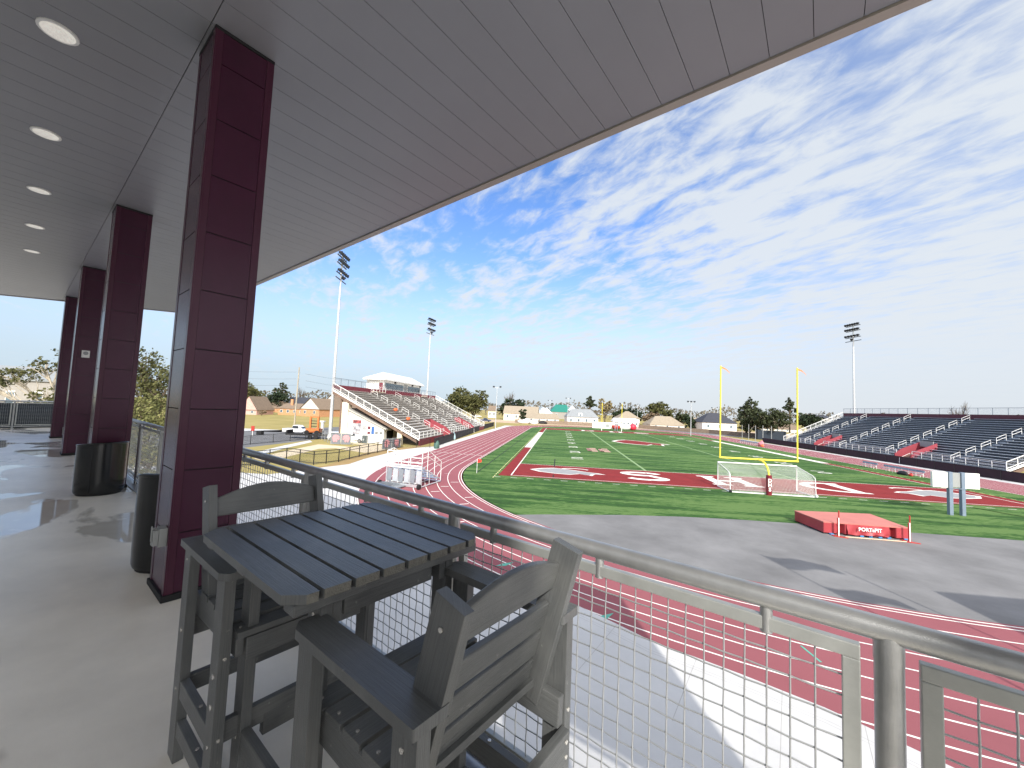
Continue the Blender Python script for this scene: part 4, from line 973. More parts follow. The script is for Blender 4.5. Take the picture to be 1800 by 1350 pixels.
# gates with pink emblems
M_pink = mat('pink_emblem', L(200,140,144), .7); M_gatemesh = mat('gate_screen', L(112,116,122), .7, 0, .15, 4)
def gate(label, p, q, h, n=2):
    p, q = Vector((*p, 0)), Vector((*q, 0)); v = q-p; t = thing('gate', label, 'gate', p, math.atan2(v.y, v.x), 'fence gates with emblems'); w = v.length/n
    for i in range(n):
        a = MB(); a.box(w*i+.05, w*(i+1)-.05, -.01, .01, .1, h-.08); pn = a.build('leaf', M_gatemesh, t)
        a = MB(); a.tube([(w*i+.05,0,.08),(w*(i+1)-.05,0,.08),(w*(i+1)-.05,0,h),(w*i+.05,0,h),(w*i+.05,0,.08)], .035, 6); a.build('gate_frame', M_greybox, t)
        s = 1 if i % 2 == 0 else -1; c = w*(i+.5); R = min(w, h)*.40; a = MB()
        a.face([(c+s*R*x, -.03, h*.52+R*z) for x, z in ((-.9,.3),(-.6,.85),(0,1),(.5,.85),(.95,.35),(.55,.2),(.95,0),(.7,-.35),(.3,-.1),(.35,-.7),(.05,-.95),(-.1,-.5),(-.45,-.95),(-.75,-.5))], 0); a.build('emblem', M_pink, pn)
    return t
gate('gate with two pink emblems before the white building', g2_(581,781), g2_(616.5,782), 1.85)
gate('black framed gate with pink emblems where the mesh fence ends', g2_(671,790.5), g2_(704,787), 1.6)
fence('plain grey chain fence between the emblem gate and the parking lot', [g2_(561,771), g2_(581,781)], 1.7, 2.5, M_greybox, M_chain, None, .03)
fence('grey chain fence before the white concession wall', [g2_(619,783), g2_(668,780)], 1.6, 2.5, M_greybox, M_chain, None, .03)
# ---- light poles
M_pole = mat('galvanised_pole', L(196,198,198), .5, .3, .08, 1.5)
def light_pole(label, x, y, top, rows, fy):
    t = thing('light_pole', label, 'light pole', (x,y,0), fy, 'stadium light poles')
    a = MB(); a.tube([(0,0,0),(0,0,top*.5),(0,0,top+1)], .32, 14, 0, True, .13); a.build('pole', M_pole, t)
    for k, (z, n, w) in enumerate(rows):
        a = MB(); a.box(-w/2, w/2, -.08, .08, z-.08, z+.08); a.build('crossarm', mat('arm_steel', L(96,106,116), .5, .3), t)
        for i in range(n):
            xx = -w/2+w*(i+.5)/n
            a = MB(); a.tube([(xx,-.12,z+.5),(xx,-.62,z+.32)], .20, 12, 0, True, .34); a.tube([(xx,-.05,z+.1),(xx,-.15,z+.5)], .05, 6); a.build('floodlight', M_floodl, t)
    return t
M_floodl = mat('floodlight_housing', L(46,50,56), .4, .4, .2, 6)
R3 = ((33.6,6,4.2),(32.2,6,4.2),(30.4,5,4.4),(29.4,1,4.6))
light_pole('tallest looking light pole rising at the near end of the left grandstand', -60.6, 25.3, 33.5, R3, PI/2+.15)
light_pole('light pole behind the far end of the press box grandstand', -61, 77.2, 33.4, R3, PI/2-.2)
light_pole('light pole standing behind the right grandstand', 60, 76, 33.0, R3, -PI/2+.2)
a = MB(); a.tube([(0,0,33),(0,0,37)], .03, 5); 
# ================================================================== BACKGROUND: HOUSES, TREES, CARS
def leafmat(name, c, c2, scale=1.2):
    return mat(name, c, .8, 0, .2, scale, 0, spec=.25, col2=c2)
M_bark = mat('bark', L(92,80,66), .95, 0, .25, 3, .5, 12)
M_barkpale = mat('pale_bark', L(168,158,140), .95, 0, .25, 2, .5, 10)
LV = {'dark': leafmat('dark_leaves', L(34,42,26), L(66,72,44)), 'oak': leafmat('oak_leaves', L(52,58,32), L(100,98,58)), 'olive': leafmat('olive_leaves', L(70,76,42), L(126,124,76)),
      'pine': leafmat('pine_needles', L(42,52,36), L(78,84,58)), 'brown': leafmat('brown_twigs', L(96,80,64), L(140,122,98)), 'ever': leafmat('evergreen_leaves', L(26,38,26), L(52,64,40)), 'yell': leafmat('yellowing_leaves', L(112,102,72), L(148,134,100))}
def tree(label, base, blobs, n, leaf, kind, trunk=None, tr=.25, limbs=True, bark=None, seed=1, cat='tree', name='tree', clump=.55, twigs=0):
    rnd = random.Random(seed); base = Vector(base); t = thing(name, label, cat, base)
    a = MB(); cs = [Vector(b[0]) for b in blobs]
    zlow = min(c.z-b[1][2]*.6 for c, b in zip(cs, blobs)); fork = Vector((0, 0, max(.3, zlow*.75 if trunk is None else trunk)))
    a.tube([(0,0,-.1),(.03,.02,fork.z*.5),tuple(fork)], tr, 8, 0, False, tr*.75)
    if limbs:
        for c, b in zip(cs, blobs):
            mid = fork.lerp(c, .5)+Vector((rnd.uniform(-.1,.1), rnd.uniform(-.1,.1), .1))*b[1][0]
            a.tube([tuple(fork-Vector((0,0,.1))), tuple(mid), tuple(c)], tr*.55, 6, 0, False, tr*.12)
            for _ in range(5+twigs):
                d = Vector((rnd.gauss(0,1), rnd.gauss(0,1), rnd.gauss(.3,.8))).normalized(); e = c+Vector((d.x*b[1][0], d.y*b[1][1], d.z*b[1][2]))*rnd.uniform(.6,1.0)
                st = fork.lerp(c, rnd.uniform(.45,1)); m2 = st.lerp(e, .5)+Vector((rnd.uniform(-.1,.1),rnd.uniform(-.1,.1),rnd.uniform(0,.15)))*b[1][0]
                a.tube([tuple(st), tuple(m2), tuple(e)], tr*.2, 4, 0, False, tr*.04)
    a.build('trunk', bark or M_bark, t)
    if n:
        vol = [b[1][0]*b[1][1]*b[1][2] for b in blobs]; tot = sum(vol); a = MB(); V = []; F = []
        for c, b, v in zip(cs, blobs, vol):
            m = max(8, int(n*v/tot)); k = max(3, int(m/14))
            cl = []
            for _ in range(k):
                d = Vector((rnd.gauss(0,1), rnd.gauss(0,1), rnd.gauss(0,1))).normalized()*rnd.uniform(.35,1.0)**.5
                cl.append((c+Vector((d.x*b[1][0], d.y*b[1][1], d.z*b[1][2])), rnd.uniform(.6, 1.3)))
            rr = min(b[1])*clump*.55
            for _ in range(m):
                q, sc_ = rnd.choice(cl); p = q+Vector((rnd.gauss(0,1), rnd.gauss(0,1), rnd.gauss(0,.7)))*rr*.55*sc_
                s = leaf*rnd.uniform(.6,1.5); nrm = Vector((rnd.gauss(0,1), rnd.gauss(0,1), rnd.gauss(.5,.8))).normalized()
                e1 = nrm.orthogonal().normalized()*s; e2 = nrm.cross(e1)*rnd.uniform(.45,.9)
                i0 = len(V); V += [tuple(p-e1*.5), tuple(p+e2*.5), tuple(p+e1*.5), tuple(p-e2*.5)]; F.append((i0,i0+1,i0+2,i0+3))
        a.idx(V, F); a.build('crown', LV[kind], t)
    return t
def tpx(label, xc, ytop, t, hw, kind, n=700, style='round', seed=1, yb=None, leaf=None, **kw):
    """tree by image column, top row, depth in metres and half width in pixels"""
    if xc > 850 and t >= 145: t *= 1.35
    if xc < 560: t *= 1.55
    top = dp(xc, ytop, t); base = dp(xc, 740, t); b = Vector((base.x, base.y, 0)); h = max(1.5, top.z); w = hw*t/690
    rnd = random.Random(seed*31); bl = []
    if style == 'round':
        for i in range(7):
            an = i*2.4; r = .0 if i == 0 else .5
            bl.append(((math.cos(an)*w*r, math.sin(an)*w*r*.8, h*(.60 if i == 0 else rnd.uniform(.38,.75))), (w*rnd.uniform(.42,.6), w*.5, h*rnd.uniform(.18,.27))))
    elif style == 'low':
        for i in range(6):
            an = i*2.4; bl.append(((math.cos(an)*w*.5*(i>0), math.sin(an)*w*.4*(i>0), h*rnd.uniform(.4,.6)), (w*.55, w*.5, h*.4)))
    elif style == 'pine':
        for i in range(6):
            z = h*(.62+.062*i); k = w*(.95-.10*i); an = i*2.1
            bl.append(((math.cos(an)*k*.35, math.sin(an)*k*.35, z), (k*.62, k*.62, h*.06)))
    elif style == 'bare':
        for i in range(6):
            an = i*1.3; bl.append(((math.cos(an)*w*.55, math.sin(an)*w*.5, h*rnd.uniform(.6,.85)), (w*.45, w*.45, h*.2)))
    lf = leaf or max(.30, t*.0046); n = int(n*1.5)
    return tree(label, b, bl, n, lf, kind, tr=max(.08, min(w*.1, h*.03)), seed=seed, trunk=h*(.5 if style == 'pine' else .2), **kw)
# ---- houses
RF = {'tan': mat('tan_shingle', L(148,136,118), .9, 0, .12, 1.2, .3, 8), 'brown': mat('brown_shingle', L(124,108,92), .9, 0, .14, 1.2, .3, 8), 'grey': mat('grey_shingle', L(134,138,140), .9, 0, .12, 1.2, .3, 8), 'dark': mat('dark_shingle', L(58,60,68), .9, 0, .14, 1.2, .3, 8), 'teal': mat('teal_metal', L(48,128,112), .5, .2, .08, 1), 'white': M_roofw}
WL = {'white': M_offwhite, 'brick': mat('brick_wall', L(186,138,102), .9, 0, .22, 2.5, .3, 14), 'pink': mat('pink_brick', L(196,160,150), .9, 0, .12, 2), 'cream': M_cream, 'grey': mat('grey_wall', L(150,146,140), .9)}
def house(label, xl, xr, ye, yr, t, wall='white', roof='tan', style='hip', depth=10, rot=0, inset=.25, wins=3, chim=None, upper=None, ridge=None, name='house'):
    if xl > 800: t *= 1.38
    elif xl > 300: t *= 1.6
    A, B = dp(xl, ye, t), dp(xr, ye, t); he = max(1.8, (A.z+B.z)/2); hr = dp((xl+xr)/2, yr, t).z; W_ = (Vector((A.x,A.y))-Vector((B.x,B.y))).length
    c = (A+B)/2; f2 = Vector((fw.x, fw.y)).normalized(); an = -YAW+rot; o = thing(name, label, 'house', (c.x+f2.x*depth/2, c.y+f2.y*depth/2, 0), an)
    w2, d2 = W_/2, depth/2; iw = w2-.35; ov = .35
    a = MB(); a.box(-iw, iw, -d2+.3, d2-.3, 0, he-.05)
    if style == 'gable_front': a.face([(-iw,-d2+.3,he-.05),(iw,-d2+.3,he-.05),(0,-d2+.3,hr-.25)], 1); a.face([(iw,d2-.3,he-.05),(-iw,d2-.3,he-.05),(0,d2-.3,hr-.25)], 1)
    if style == 'gable_side': a.face([(-iw,d2-.3,he-.05),(-iw,-d2+.3,he-.05),(-iw,0,hr-.3)], 1); a.face([(iw,-d2+.3,he-.05),(iw,d2-.3,he-.05),(iw,0,hr-.3)], 1)
    wl = a.build('wall', [WL[wall], WL[upper or wall]], o)
    a = MB(); th = .22
    if style == 'gable_front': rd = [(0,-d2,hr),(0,d2,hr)]; faces = [(0,4,5,3),(1,2,5,4)]
    elif style == 'gable_side': rd = [(-w2,0,hr),(w2,0,hr)]; faces = [(0,1,5,4),(2,3,4,5)]
    else: k = w2*(1-inset) if ridge is None else ridge*w2; rd = [(-k,0,hr),(k,0,hr)]; faces = [(0,1,5,4),(1,2,5),(2,3,4,5),(3,0,4)]
    V = [(-w2,-d2,he),(w2,-d2,he),(w2,d2,he),(-w2,d2,he)]+rd+[(-w2,-d2,he-th),(w2,-d2,he-th),(w2,d2,he-th),(-w2,d2,he-th)]
    a.idx(V, faces+[(6,7,1,0),(7,8,2,1),(8,9,3,2),(9,6,0,3)])
    rf = a.build('roof', RF[roof], o)
    for k in range(wins):
        x = -iw+2*iw*(k+.5)/wins; q = MB(); q.box(x-.55, x+.55, -d2+.24, -d2+.297, he*.35, he*.78); fr = q.build('window', M_white, o)
        q = MB(); q.box(x-.45, x+.45, -d2+.20, -d2+.239, he*.38, he*.75); q.build('pane', M_glass, fr)
    if chim:
        x, zt = chim; q = MB(); q.box(x*w2-.5, x*w2+.5, -d2*.3-.4, -d2*.3+.4, he, zt*hr); q.build('chimney', WL['brick'], rf)
    return o
house('pinkish brick house with steep gable just right of the nearest column', 418, 452, 720, 696, 100, 'pink', 'brown', 'gable_front', 12, 0, wins=2)
house('long low brown roofed house behind the fence left of the utility pole', 452, 500, 717, 705, 125, 'brick', 'brown', 'hip', 10, 0)
house('low house with a tall brick chimney left of the utility pole', 487, 536, 718, 709, 108, 'brick', 'brown', 'hip', 10, 0, chim=(-.25, 1.35), wins=4)
house('white gabled house with dark roof behind the utility pole', 503, 540, 709, 698, 140, 'white', 'dark', 'gable_side', 9, .2)
house('brick house with broad white front gable facing the grass', 531, 577, 719, 700, 104, 'brick', 'brown', 'gable_front', 16, -.35, wins=2, upper='white')
house('big white house with brown roof beside the left light pole', 565, 612, 716, 694, 122, 'white', 'brown', 'gable_front', 16, -.3, wins=3)
house('small brown hipped house far behind the left grandstand end', 857, 873, 722, 713, 190, 'cream', 'brown', 'hip', 9, 0, wins=2)
house('large tan roofed house right of the thin light pole', 886, 948, 727, 714, 165, 'cream', 'tan', 'gable_side', 12, -.12, wins=4)
house('long low grey roofed house with a tiny white gable', 912, 984, 735, 727, 158, 'white', 'tan', 'hip', 9, 0, inset=.1, wins=5)
house('pale tent shaped white building behind the dark car roofs', 946, 971, 726, 717, 200, 'white', 'white', 'hip', 10, 0, inset=.7, wins=1, name='white_pavilion')
house('big teal metal roof building on the horizon', 968, 1009, 724, 711, 230, 'grey', 'teal', 'hip', 20, 0, inset=.55, wins=2, name='hall')
house('small white pyramid roofed pavilion beside the teal roof', 1000, 1014, 721, 713, 215, 'white', 'white', 'hip', 8, 0, inset=.98, wins=1, name='white_pavilion')
hh = house('white house with grey roof and a white dormer', 996, 1053, 733, 719, 150, 'white', 'grey', 'hip', 11, 0, inset=.4, wins=4)
a = MB(); a.box(-2.2,-.2,-4.6,-2.0,3.9,6.0); a.build('dormer', M_whitewall, hh); a = MB(); a.box(-1.6,-.8,-4.66,-4.61,4.4,5.5); a.build('dormer_window', M_glass, hh)
house('brown pyramid roofed house with chimney behind the far goal', 1088, 1126, 735, 723, 160, 'white', 'tan', 'hip', 11, 0, inset=.85, chim=(-.15,.82), wins=3)
house('long white porch building behind the white wall and far goal', 1078, 1124, 741, 735.5, 148, 'white', 'white', 'hip', 6, 0, inset=.1, wins=6, name='porch')
house('wide brown hipped house with white walls right of the far goal', 1142, 1205, 747, 732, 146, 'white', 'tan', 'hip', 12, 0, inset=.55, wins=3)
house('small tan roofed house beside the dark hipped house', 1220, 1246, 744, 735, 165, 'white', 'tan', 'gable_side', 8, 0, wins=2)
house('dark hipped roof house seen past the left yellow upright', 1234, 1297, 743, 726, 140, 'white', 'dark', 'hip', 12, 0, inset=.7, wins=3)
house('brown roofed house behind the spreading oak near the right grandstand', 1340, 1412, 754, 744, 160, 'white', 'brown', 'hip', 11, 0, inset=.3, wins=4)
house('dark roofed house just above the far end of the right grandstand', 1437, 1462, 735, 730, 175, 'grey', 'dark', 'gable_side', 9, 0, wins=1)
house('pale grey roofed building half hidden behind the live oak and rear railing', -60, 62, 665, 640, 62, 'grey', 'grey', 'gable_side', 9, .3, wins=3)
# ---- trees
def oak_near(label, base, spec, n, leaf, kind, seed, bark, tr): return tree(label, base, spec, n, leaf, kind, trunk=2.0, tr=tr, seed=seed, bark=bark, twigs=8, clump=.6)
b = dp(128, 700, 44); 
oak_near('large live oak with thick pale limbs beyond the rear railing', (b.x,b.y,0), [((-4.6,-2,8.2),(2.2,2,.9)),((-2.6,-1,9.6),(2.0,1.8,.9)),((-.6,.5,11.2),(1.8,1.6,1.5)),((1.4,1,12.2),(1.6,1.6,1.6)),((-6.8,-3,7.6),(1.8,1.8,.8)),((-1.8,-1,6.2),(1.8,1.6,.9)),((1.2,.5,8.5),(1.7,1.6,1.5)),((-3.6,-1.5,4.6),(1.8,1.5,.7)),((.3,0,5.2),(1.9,1.6,1.4))], 5200, .24, 'oak', 3, M_barkpale, .38)
b = dp(262, 720, 40); 
oak_near('leafy dark oak filling the gap between the two nearer columns', (b.x,b.y,0), [((-1.4,0,10.2),(1.5,1.6,1.5)),((.2,.3,8.7),(1.9,1.8,1.4)),((1.6,0,7.2),(1.6,1.5,1.3)),((-1.2,0,7.4),(1.9,1.8,1.5)),((-.2,0,5.6),(2.4,2,1.2)),((-3.2,0,9.0),(1.7,1.6,1.6))], 5200, .24, 'oak', 5, M_bark, .32)
b = dp(268, 740, 33)
tree('wide pale green bush below the leafy oak', (b.x,b.y,0), [((-1.3,0,5.4),(1.6,1.5,1.6)),((.4,.2,5.7),(1.6,1.5,1.5)),((1.8,0,4.6),(1.2,1.3,1.5)),((0,0,3.2),(2.6,1.6,1.7)),((-2.6,0,3.8),(1.6,1.4,1.7)),((.2,0,1.4),(2.6,1.6,1.4))], 6500, .20, 'olive', trunk=.4, tr=.1, seed=8, name='bush', cat='bush')
b = dp(100, 690, 36)
tree('low olive bush behind the farthest column', (b.x,b.y,0), [((-.8,0,4.6),(1.5,1.2,1.1)),((.8,0,5.2),(1.3,1.2,1.2)),((-2.2,0,3.7),(1.2,1.2,1.0)),((0,0,3),(1.8,1.4,1.3))], 2600, .20, 'olive', trunk=.8, tr=.1, seed=18, name='bush', cat='bush')
tpx('dark oak above the pinkish house beside the column', 434, 668, 118, 26, 'oak', 1500, 'round', 2)
tpx('round dark evergreen left of the utility pole', 486, 686, 132, 24, 'ever', 1500, 'low', 3)
tpx('tall thin pine rising over the round evergreen', 492, 671, 142, 20, 'pine', 500, 'pine', 4)
tpx('bare winter tree just right of the utility pole', 526, 678, 150, 9, 'brown', 0, 'bare', 5, twigs=10)
tpx('brown bare shrub on the grass by the brick wall', 459, 722, 98, 7, 'brown', 90, 'bare', 6)
tpx('tall ragged oak behind the right half of the left grandstand', 808, 669, 150, 26, 'oak', 2000, 'round', 7)
tpx('broad dark oak at the foot of the left grandstand rail', 832, 684, 146, 27, 'oak', 2000, 'round', 8)
tpx('smaller dark oak edging the broad oak clump', 790, 690, 150, 18, 'dark', 1100, 'round', 9)
tpx('bare tree behind the thin light pole', 893, 684, 190, 12, 'brown', 0, 'bare', 10, twigs=12)
tpx('dark evergreen left of the large tan roof', 890, 696, 180, 14, 'ever', 900, 'round', 11)
tpx('rounded dark evergreen above the large tan roof', 912, 697, 180, 13, 'ever', 900, 'round', 12)
tpx('small dark shrub tree in front of the large tan roof', 919, 716, 155, 7, 'ever', 400, 'low', 13)
tpx('tall lone pine above the white house with dormer', 1036, 695, 195, 14, 'pine', 700, 'pine', 14)
tpx('pale bare tree behind the left far goal leg', 1063, 700, 175, 13, 'yell', 650, 'bare', 15, twigs=8)
tpx('dark evergreen behind the far goal', 1090, 714, 185, 14, 'ever', 800, 'round', 16)
tpx('long dark evergreen mass right of the far goal', 1115, 717, 190, 16, 'ever', 800, 'low', 17)
tpx('wide airy oak above the brown hipped house', 1153, 705, 175, 21, 'oak', 1100, 'round', 18, twigs=4)
tpx('brownish leafless tree before the airy oak', 1147, 722, 158, 18, 'brown', 700, 'round', 19, twigs=8)
tpx('oak between the airy oak and the thin pole', 1175, 716, 180, 10, 'oak', 600, 'round', 20)
tpx('dark shrub left of the small tan roofed house', 1213, 730, 150, 12, 'ever', 700, 'low', 21)
tpx('low dark tree right behind the wide brown house', 1200, 724, 170, 12, 'dark', 700, 'round', 22)
tpx('tall round topped pine between the yellow uprights', 1316, 694, 150, 19, 'pine', 1300, 'round', 23)
tpx('spreading dark live oak with pale trunk between the uprights', 1357, 706, 132, 30, 'dark', 2400, 'round', 24, bark=M_barkpale, twigs=6)
tpx('slim pine beside the right yellow upright', 1388, 697, 160, 13, 'pine', 700, 'pine', 25)
tpx('shadowy oak below the tall round topped pine', 1318, 722, 140, 18, 'dark', 1200, 'round', 26)
tpx('dark oak right of the right upright', 1420, 723, 150, 18, 'ever', 1300, 'round', 27)
tpx('dark oak behind the right upright, above the stand rail', 1440, 729, 160, 12, 'ever', 800, 'low', 28)
tpx('bare winter tree beyond the right grandstand fence', 1686, 702, 150, 17, 'brown', 0, 'bare', 29, twigs=14)
tpx('dark tree top at the right edge above the stand fence', 1806, 716, 140, 12, 'ever', 500, 'round', 30)
# hazy tree line on the horizon
rnd = random.Random(5); a = MB(); V = []; F = []
for i in range(11000):
    x = rnd.uniform(-60, 1900); t = rnd.uniform(350, 470); hmax = 10.5+5*abs(math.sin(x*.021))+2.5*math.sin(x*.07); b = dp(x, 740, t); z = rnd.uniform(0, 1)**.7*hmax
    p = Vector((b.x, b.y, z)); s = rnd.uniform(1.2, 3.2); nrm = Vector((rnd.gauss(0,1), rnd.gauss(0,1), rnd.gauss(.4,.7))).normalized(); e1 = nrm.orthogonal().normalized()*s; e2 = nrm.cross(e1)*.7
    k = len(V); V += [tuple(p-e1*.5), tuple(p+e2*.5), tuple(p+e1*.5), tuple(p-e2*.5)]; F.append((k,k+1,k+2,k+3))
a.idx(V, F); struct(a.build('distant_woods', leafmat('haze_leaves', L(80,78,68), L(112,104,92), .05)), 'stuff')
# ---- wooden fences along the far gardens
M_wfence = mat('weathered_fence', L(128,112,96), .95, 0, .22, 2, .3, 10)
for (xa, ya, xb, yb, tt, h, lb) in ((905,743,1043,749,0,1.7,'weathered plank fence in front of the white house with dormer'),(1122,753,1246,762,0,1.7,'weathered plank fence below the wide brown house'),(1246,762,1350,772,0,1.7,'brown plank fence below the dark hipped house')):
    p, q = gp(xa, ya), gp(xb, yb); v = q-p; t = thing('plank_fence', lb, 'fence', (p.x,p.y,0), math.atan2(v.y, v.x), 'plank fences'); n = max(2, int(v.length/2.4)); w = v.length/n
    a = MB(); k = 0
    while k < v.length: a.box(k, k+.2, -.02, .02, .05, h+random.uniform(-.05,.05)); k += .215
    a.build('planks', M_wfence, t)
    a = MB(); a.box(0, v.length, .021, .07, h*.25, h*.25+.1); a.box(0, v.length, .021, .07, h*.8, h*.8+.1); a.build('rails', M_wfence, t)
# ---- white banner wall and bright inflatable past the far end line
p, q = gp(1041,752.5), gp(1089,755); v = q-p
t = thing('banner_wall', 'long white banner wall past the far end line', 'banner', (p.x,p.y,0), math.atan2(v.y, v.x)); ln = v.length
a = MB(); a.box(0, ln, -.05, .05, .1, 2.75); pn = a.build('panel', M_clock, t)
a = MB(); a.box(ln*.5, ln*.62, -.07, -.051, .7, 2.0); a.build('logo_patch', M_greybox, pn)
for k in range(6): a = MB(); a.box(ln*k/5-.06, ln*k/5+.06, .051, .17, 0, 2.8); a.build('post', M_greybox, t)
b = gp(1101,757); t = thing('inflatable_obstacle', 'red and white inflatable right behind the far goal', 'inflatable', (b.x,b.y+6,0))
a = MB(); a.ball((-3.2,0,1.1), 1, 0, 12, 8, (1.9,1.4,1.2)); a.build('red_body', M_redp, t); a = MB(); a.ball((.4,0,1.2), 1, 0, 12, 8, (2.6,1.4,1.3)); a.build('white_body', M_white, t); a = MB(); a.ball((3.6,0,1.3), 1, 0, 12, 8, (1.5,1.3,1.4)); a.build('red_tail', mat('bright_red', L(220,50,70), .5), t)
for k, (x, y, w) in enumerate(((922,744.5,14),(938,745.5,9))):
    p = gp(x, y); heap('sand_heap', ('larger' if k == 0 else 'smaller')+' pale heap beyond the far end of the track', 'heap', p, (w*.16*1.4, 2.0, 1.5), M_whitewall, 'pale heaps')
p = gp(950,745); heap('dark_cover', 'flat dark covered pile beside the pale heaps', 'pile', (p.x,p.y), (3.2,1.2,.9), M_black)
# ---- small poles
def small_pole(label, x, yt, t, n=2, w=.09):
    top = dp(x, yt, t); o = thing('street_light', label, 'light pole', (top.x,top.y,0), 0, 'thin distant light poles')
    a = MB(); a.tube([(0,0,0),(0,0,top.z)], .14*w/.09, 6, 0, True, .08*w/.09); a.build('pole', M_pole, o)
    a = MB(); a.box(-1.3,1.3,-.06,.06,top.z-.35,top.z-.25); a.build('crossarm', M_pole, o)
    for k in range(n): xx = -1.1+2.2*k/(max(1,n-1)); a = MB(); a.box(xx-.3,xx+.3,-.3,.1,top.z-.2,top.z+.25); a.build('lamp', M_floodl, o)
small_pole('thin light pole at the far left bend of the track', 874, 680, 128)
small_pole('thin light pole above the teal roof', 999, 700, 200)
small_pole('faint lamp pole between the tan roof and the teal roof', 967, 704, 240)
small_pole('faint lamp pole above the trees right of the far goal', 1121, 712, 230)
small_pole('thin triple lamp pole right of the wide brown house', 1215, 706, 140, 3)
small_pole('faint lamp pole left of the big dark hipped roof', 1255, 717, 210, 1)
# ---- utility pole and wires
b = gp(517, 752); ht = (CAM+ray(521.5,645)*((b-CAM).dot(fw))).z
up_ = thing('utility_pole', 'wooden utility pole with wires in the dry grass', 'utility pole', (b.x,b.y,0))
a = MB(); a.tube([(0,0,0),(.1,.1,ht)], .20, 8, 0, True, .13); a.build('pole', M_barkpale, up_)
M_wirek = mat('dark_wire', L(96,104,112), .6)
tb_ = (b-CAM).dot(fw)
for y0, y1, y2 in ((647,654,672),(660,666,684),(673,677,694)):
    P0, P1, P2 = dp(330,y0-1,tb_-6), dp(521,y1,tb_), dp(640,y2,tb_+40); o = Vector((b.x,b.y,0))
    sag = lambda A, B: [tuple(A.lerp(B, i/10)-Vector((0,0,.35*math.sin(PI*i/10)))-o) for i in range(11)]
    a = MB(); a.tube(sag(P0,P1), .022, 4, 0, False); a.tube(sag(P1,P2)[1:], .022, 4, 0, False); a.build('wire', M_wirek, up_)
    a = MB(); a.box(-.1,.5,-.06,.06,P1.z-.06,P1.z+.06); a.build('insulator', M_greybox, up_)
# ---- vehicles
M_tyre = mat('tyre', (.012,.012,.012), .8); M_rim = mat('wheel_rim', L(170,172,176), .3, .8); M_cglass = mat('car_glass', L(30,36,42), .06, .1)
def car(label, p, rz, col, kind='suv', cat='car', name='parked_car'):
    t = thing(name, label, cat, (p[0],p[1],0), rz); pm = mat('paint_'+''.join('%02x' % int(c*99) for c in col[:3]), col, .25, .1, .03, 2, coat=.5)
    Lg = 5.6 if kind == 'pickup' else 4.6; h = 1.0; w = .95
    def loft(prof, wtop=1.0):
        a = MB(); n = len(prof); V = [(x, -w*(1 if z <= h else wtop), z) for x, z in prof]+[(x, w*(1 if z <= h else wtop), z) for x, z in prof]
        a.idx(V, [tuple(range(n)), tuple(range(n,2*n))[::-1]]+[(i, n+i, n+(i+1)%n, (i+1)%n) for i in range(n)]); return a
    l = Lg/2
    if kind == 'pickup': body = [(-l,.45),(l-.1,.45),(l,.6),(l-.05,1.0),(l-1.5,1.12),(-.9,1.12),(-l,1.12)]; cab = [(-.95,1.12),(l-1.6,1.12),(l-2.4,1.82),(-.75,1.84)]
    else: body = [(-l,.4),(l-.1,.4),(l,.6),(l-.1,.92),(l-1.2,1.02),(-l+.1,1.02),(-l,.8)]; cab = [(-l+.2,1.02),(l-1.3,1.02),(l-2.0,1.58),(-l+.7,1.62)]
    loft(body).build('body', pm, t, .05)
    cb2 = loft(cab, .82).build('cabin', pm, t, .03)
    z0, z1 = cab[0][1]+.1, cab[2][1]-.1
    for s in (-1, 1):
        a = MB(); xm = (cab[0][0]+cab[1][0])/2
        for xa, xb in ((cab[3][0]+.05, xm-.05), (xm+.05, cab[2][0]-.02)):
            a.face([(xa-.1, s*(w*.97+.012), z0),(xb+.12, s*(w*.97+.012), z0),(xb, s*(w*.84+.02), z1),(xa, s*(w*.84+.02), z1)][::s])
        a.build('side_window', M_cglass, cb2)
    a = MB(); a.face([(cab[1][0]-.06,-.8,z0),(cab[1][0]-.06,.8,z0),(cab[2][0]+.06,.68,z1),(cab[2][0]+.06,-.68,z1)]); a.build('windscreen', M_cglass, cb2)
    for x in (-l*.6, l*.62):
        for s in (-1, 1):
            a = MB(); a.tube([(x, s*(w-.18), .36),(x, s*(w+.03), .36)], .36, 16); wh = a.build('wheel', M_tyre, t); a = MB(); a.tube([(x, s*(w+.031), .36),(x, s*(w+.045), .36)], .22, 12); a.build('rim', M_rim, wh)
    for s in (-1, 1):
        a = MB(); a.box(l-.06, l+.01, s*.55-.2, s*.55+.2, .68, .84); a.build('headlight', M_clock, t); a = MB(); a.box(-l-.01, -l+.05, s*.75-.12, s*.75+.12, .62, .95); a.build('tail_light', M_redp, t)
    return t
WHT = L(232,232,232)
P_ = lambda x, y: tuple(gp(x, y)[:2])
car('white pickup truck parked at the edge of the dry grass', P_(524,763), .1, WHT, 'pickup', 'pickup')
car('white car parked left of the light pole foot', P_(600,775.5), -.15, WHT)
car('white car parked right of the light pole foot by the pillar', P_(626,777), -.2, L(222,224,226))
car('blue pickup truck beside the far foot of the left grandstand', P_(853,741.5), .4, L(52,66,96), 'pickup', 'pickup')
car('white vehicle parked under the broad oak beyond the stand', P_(840,733.5), .4, WHT)
car('black car behind the wooden fence near the tan house', P_(934,743), .1, L(30,32,36))
p = gp(548, 771); t = thing('flatbed_trailer', 'dark flatbed trailer with ramps on the parking lot', 'trailer', (p.x,p.y,0), .15)
a = MB(); a.box(-4.2,4.2,-1.1,1.1,.62,.74); a.build('deck', M_black, t)
a = MB(); a.box(-4.2,4.2,-1.12,-1.0,.74,.95); a.box(-4.2,-4.0,-1.0,1.1,.74,1.5); a.build('side_rail', M_black, t)
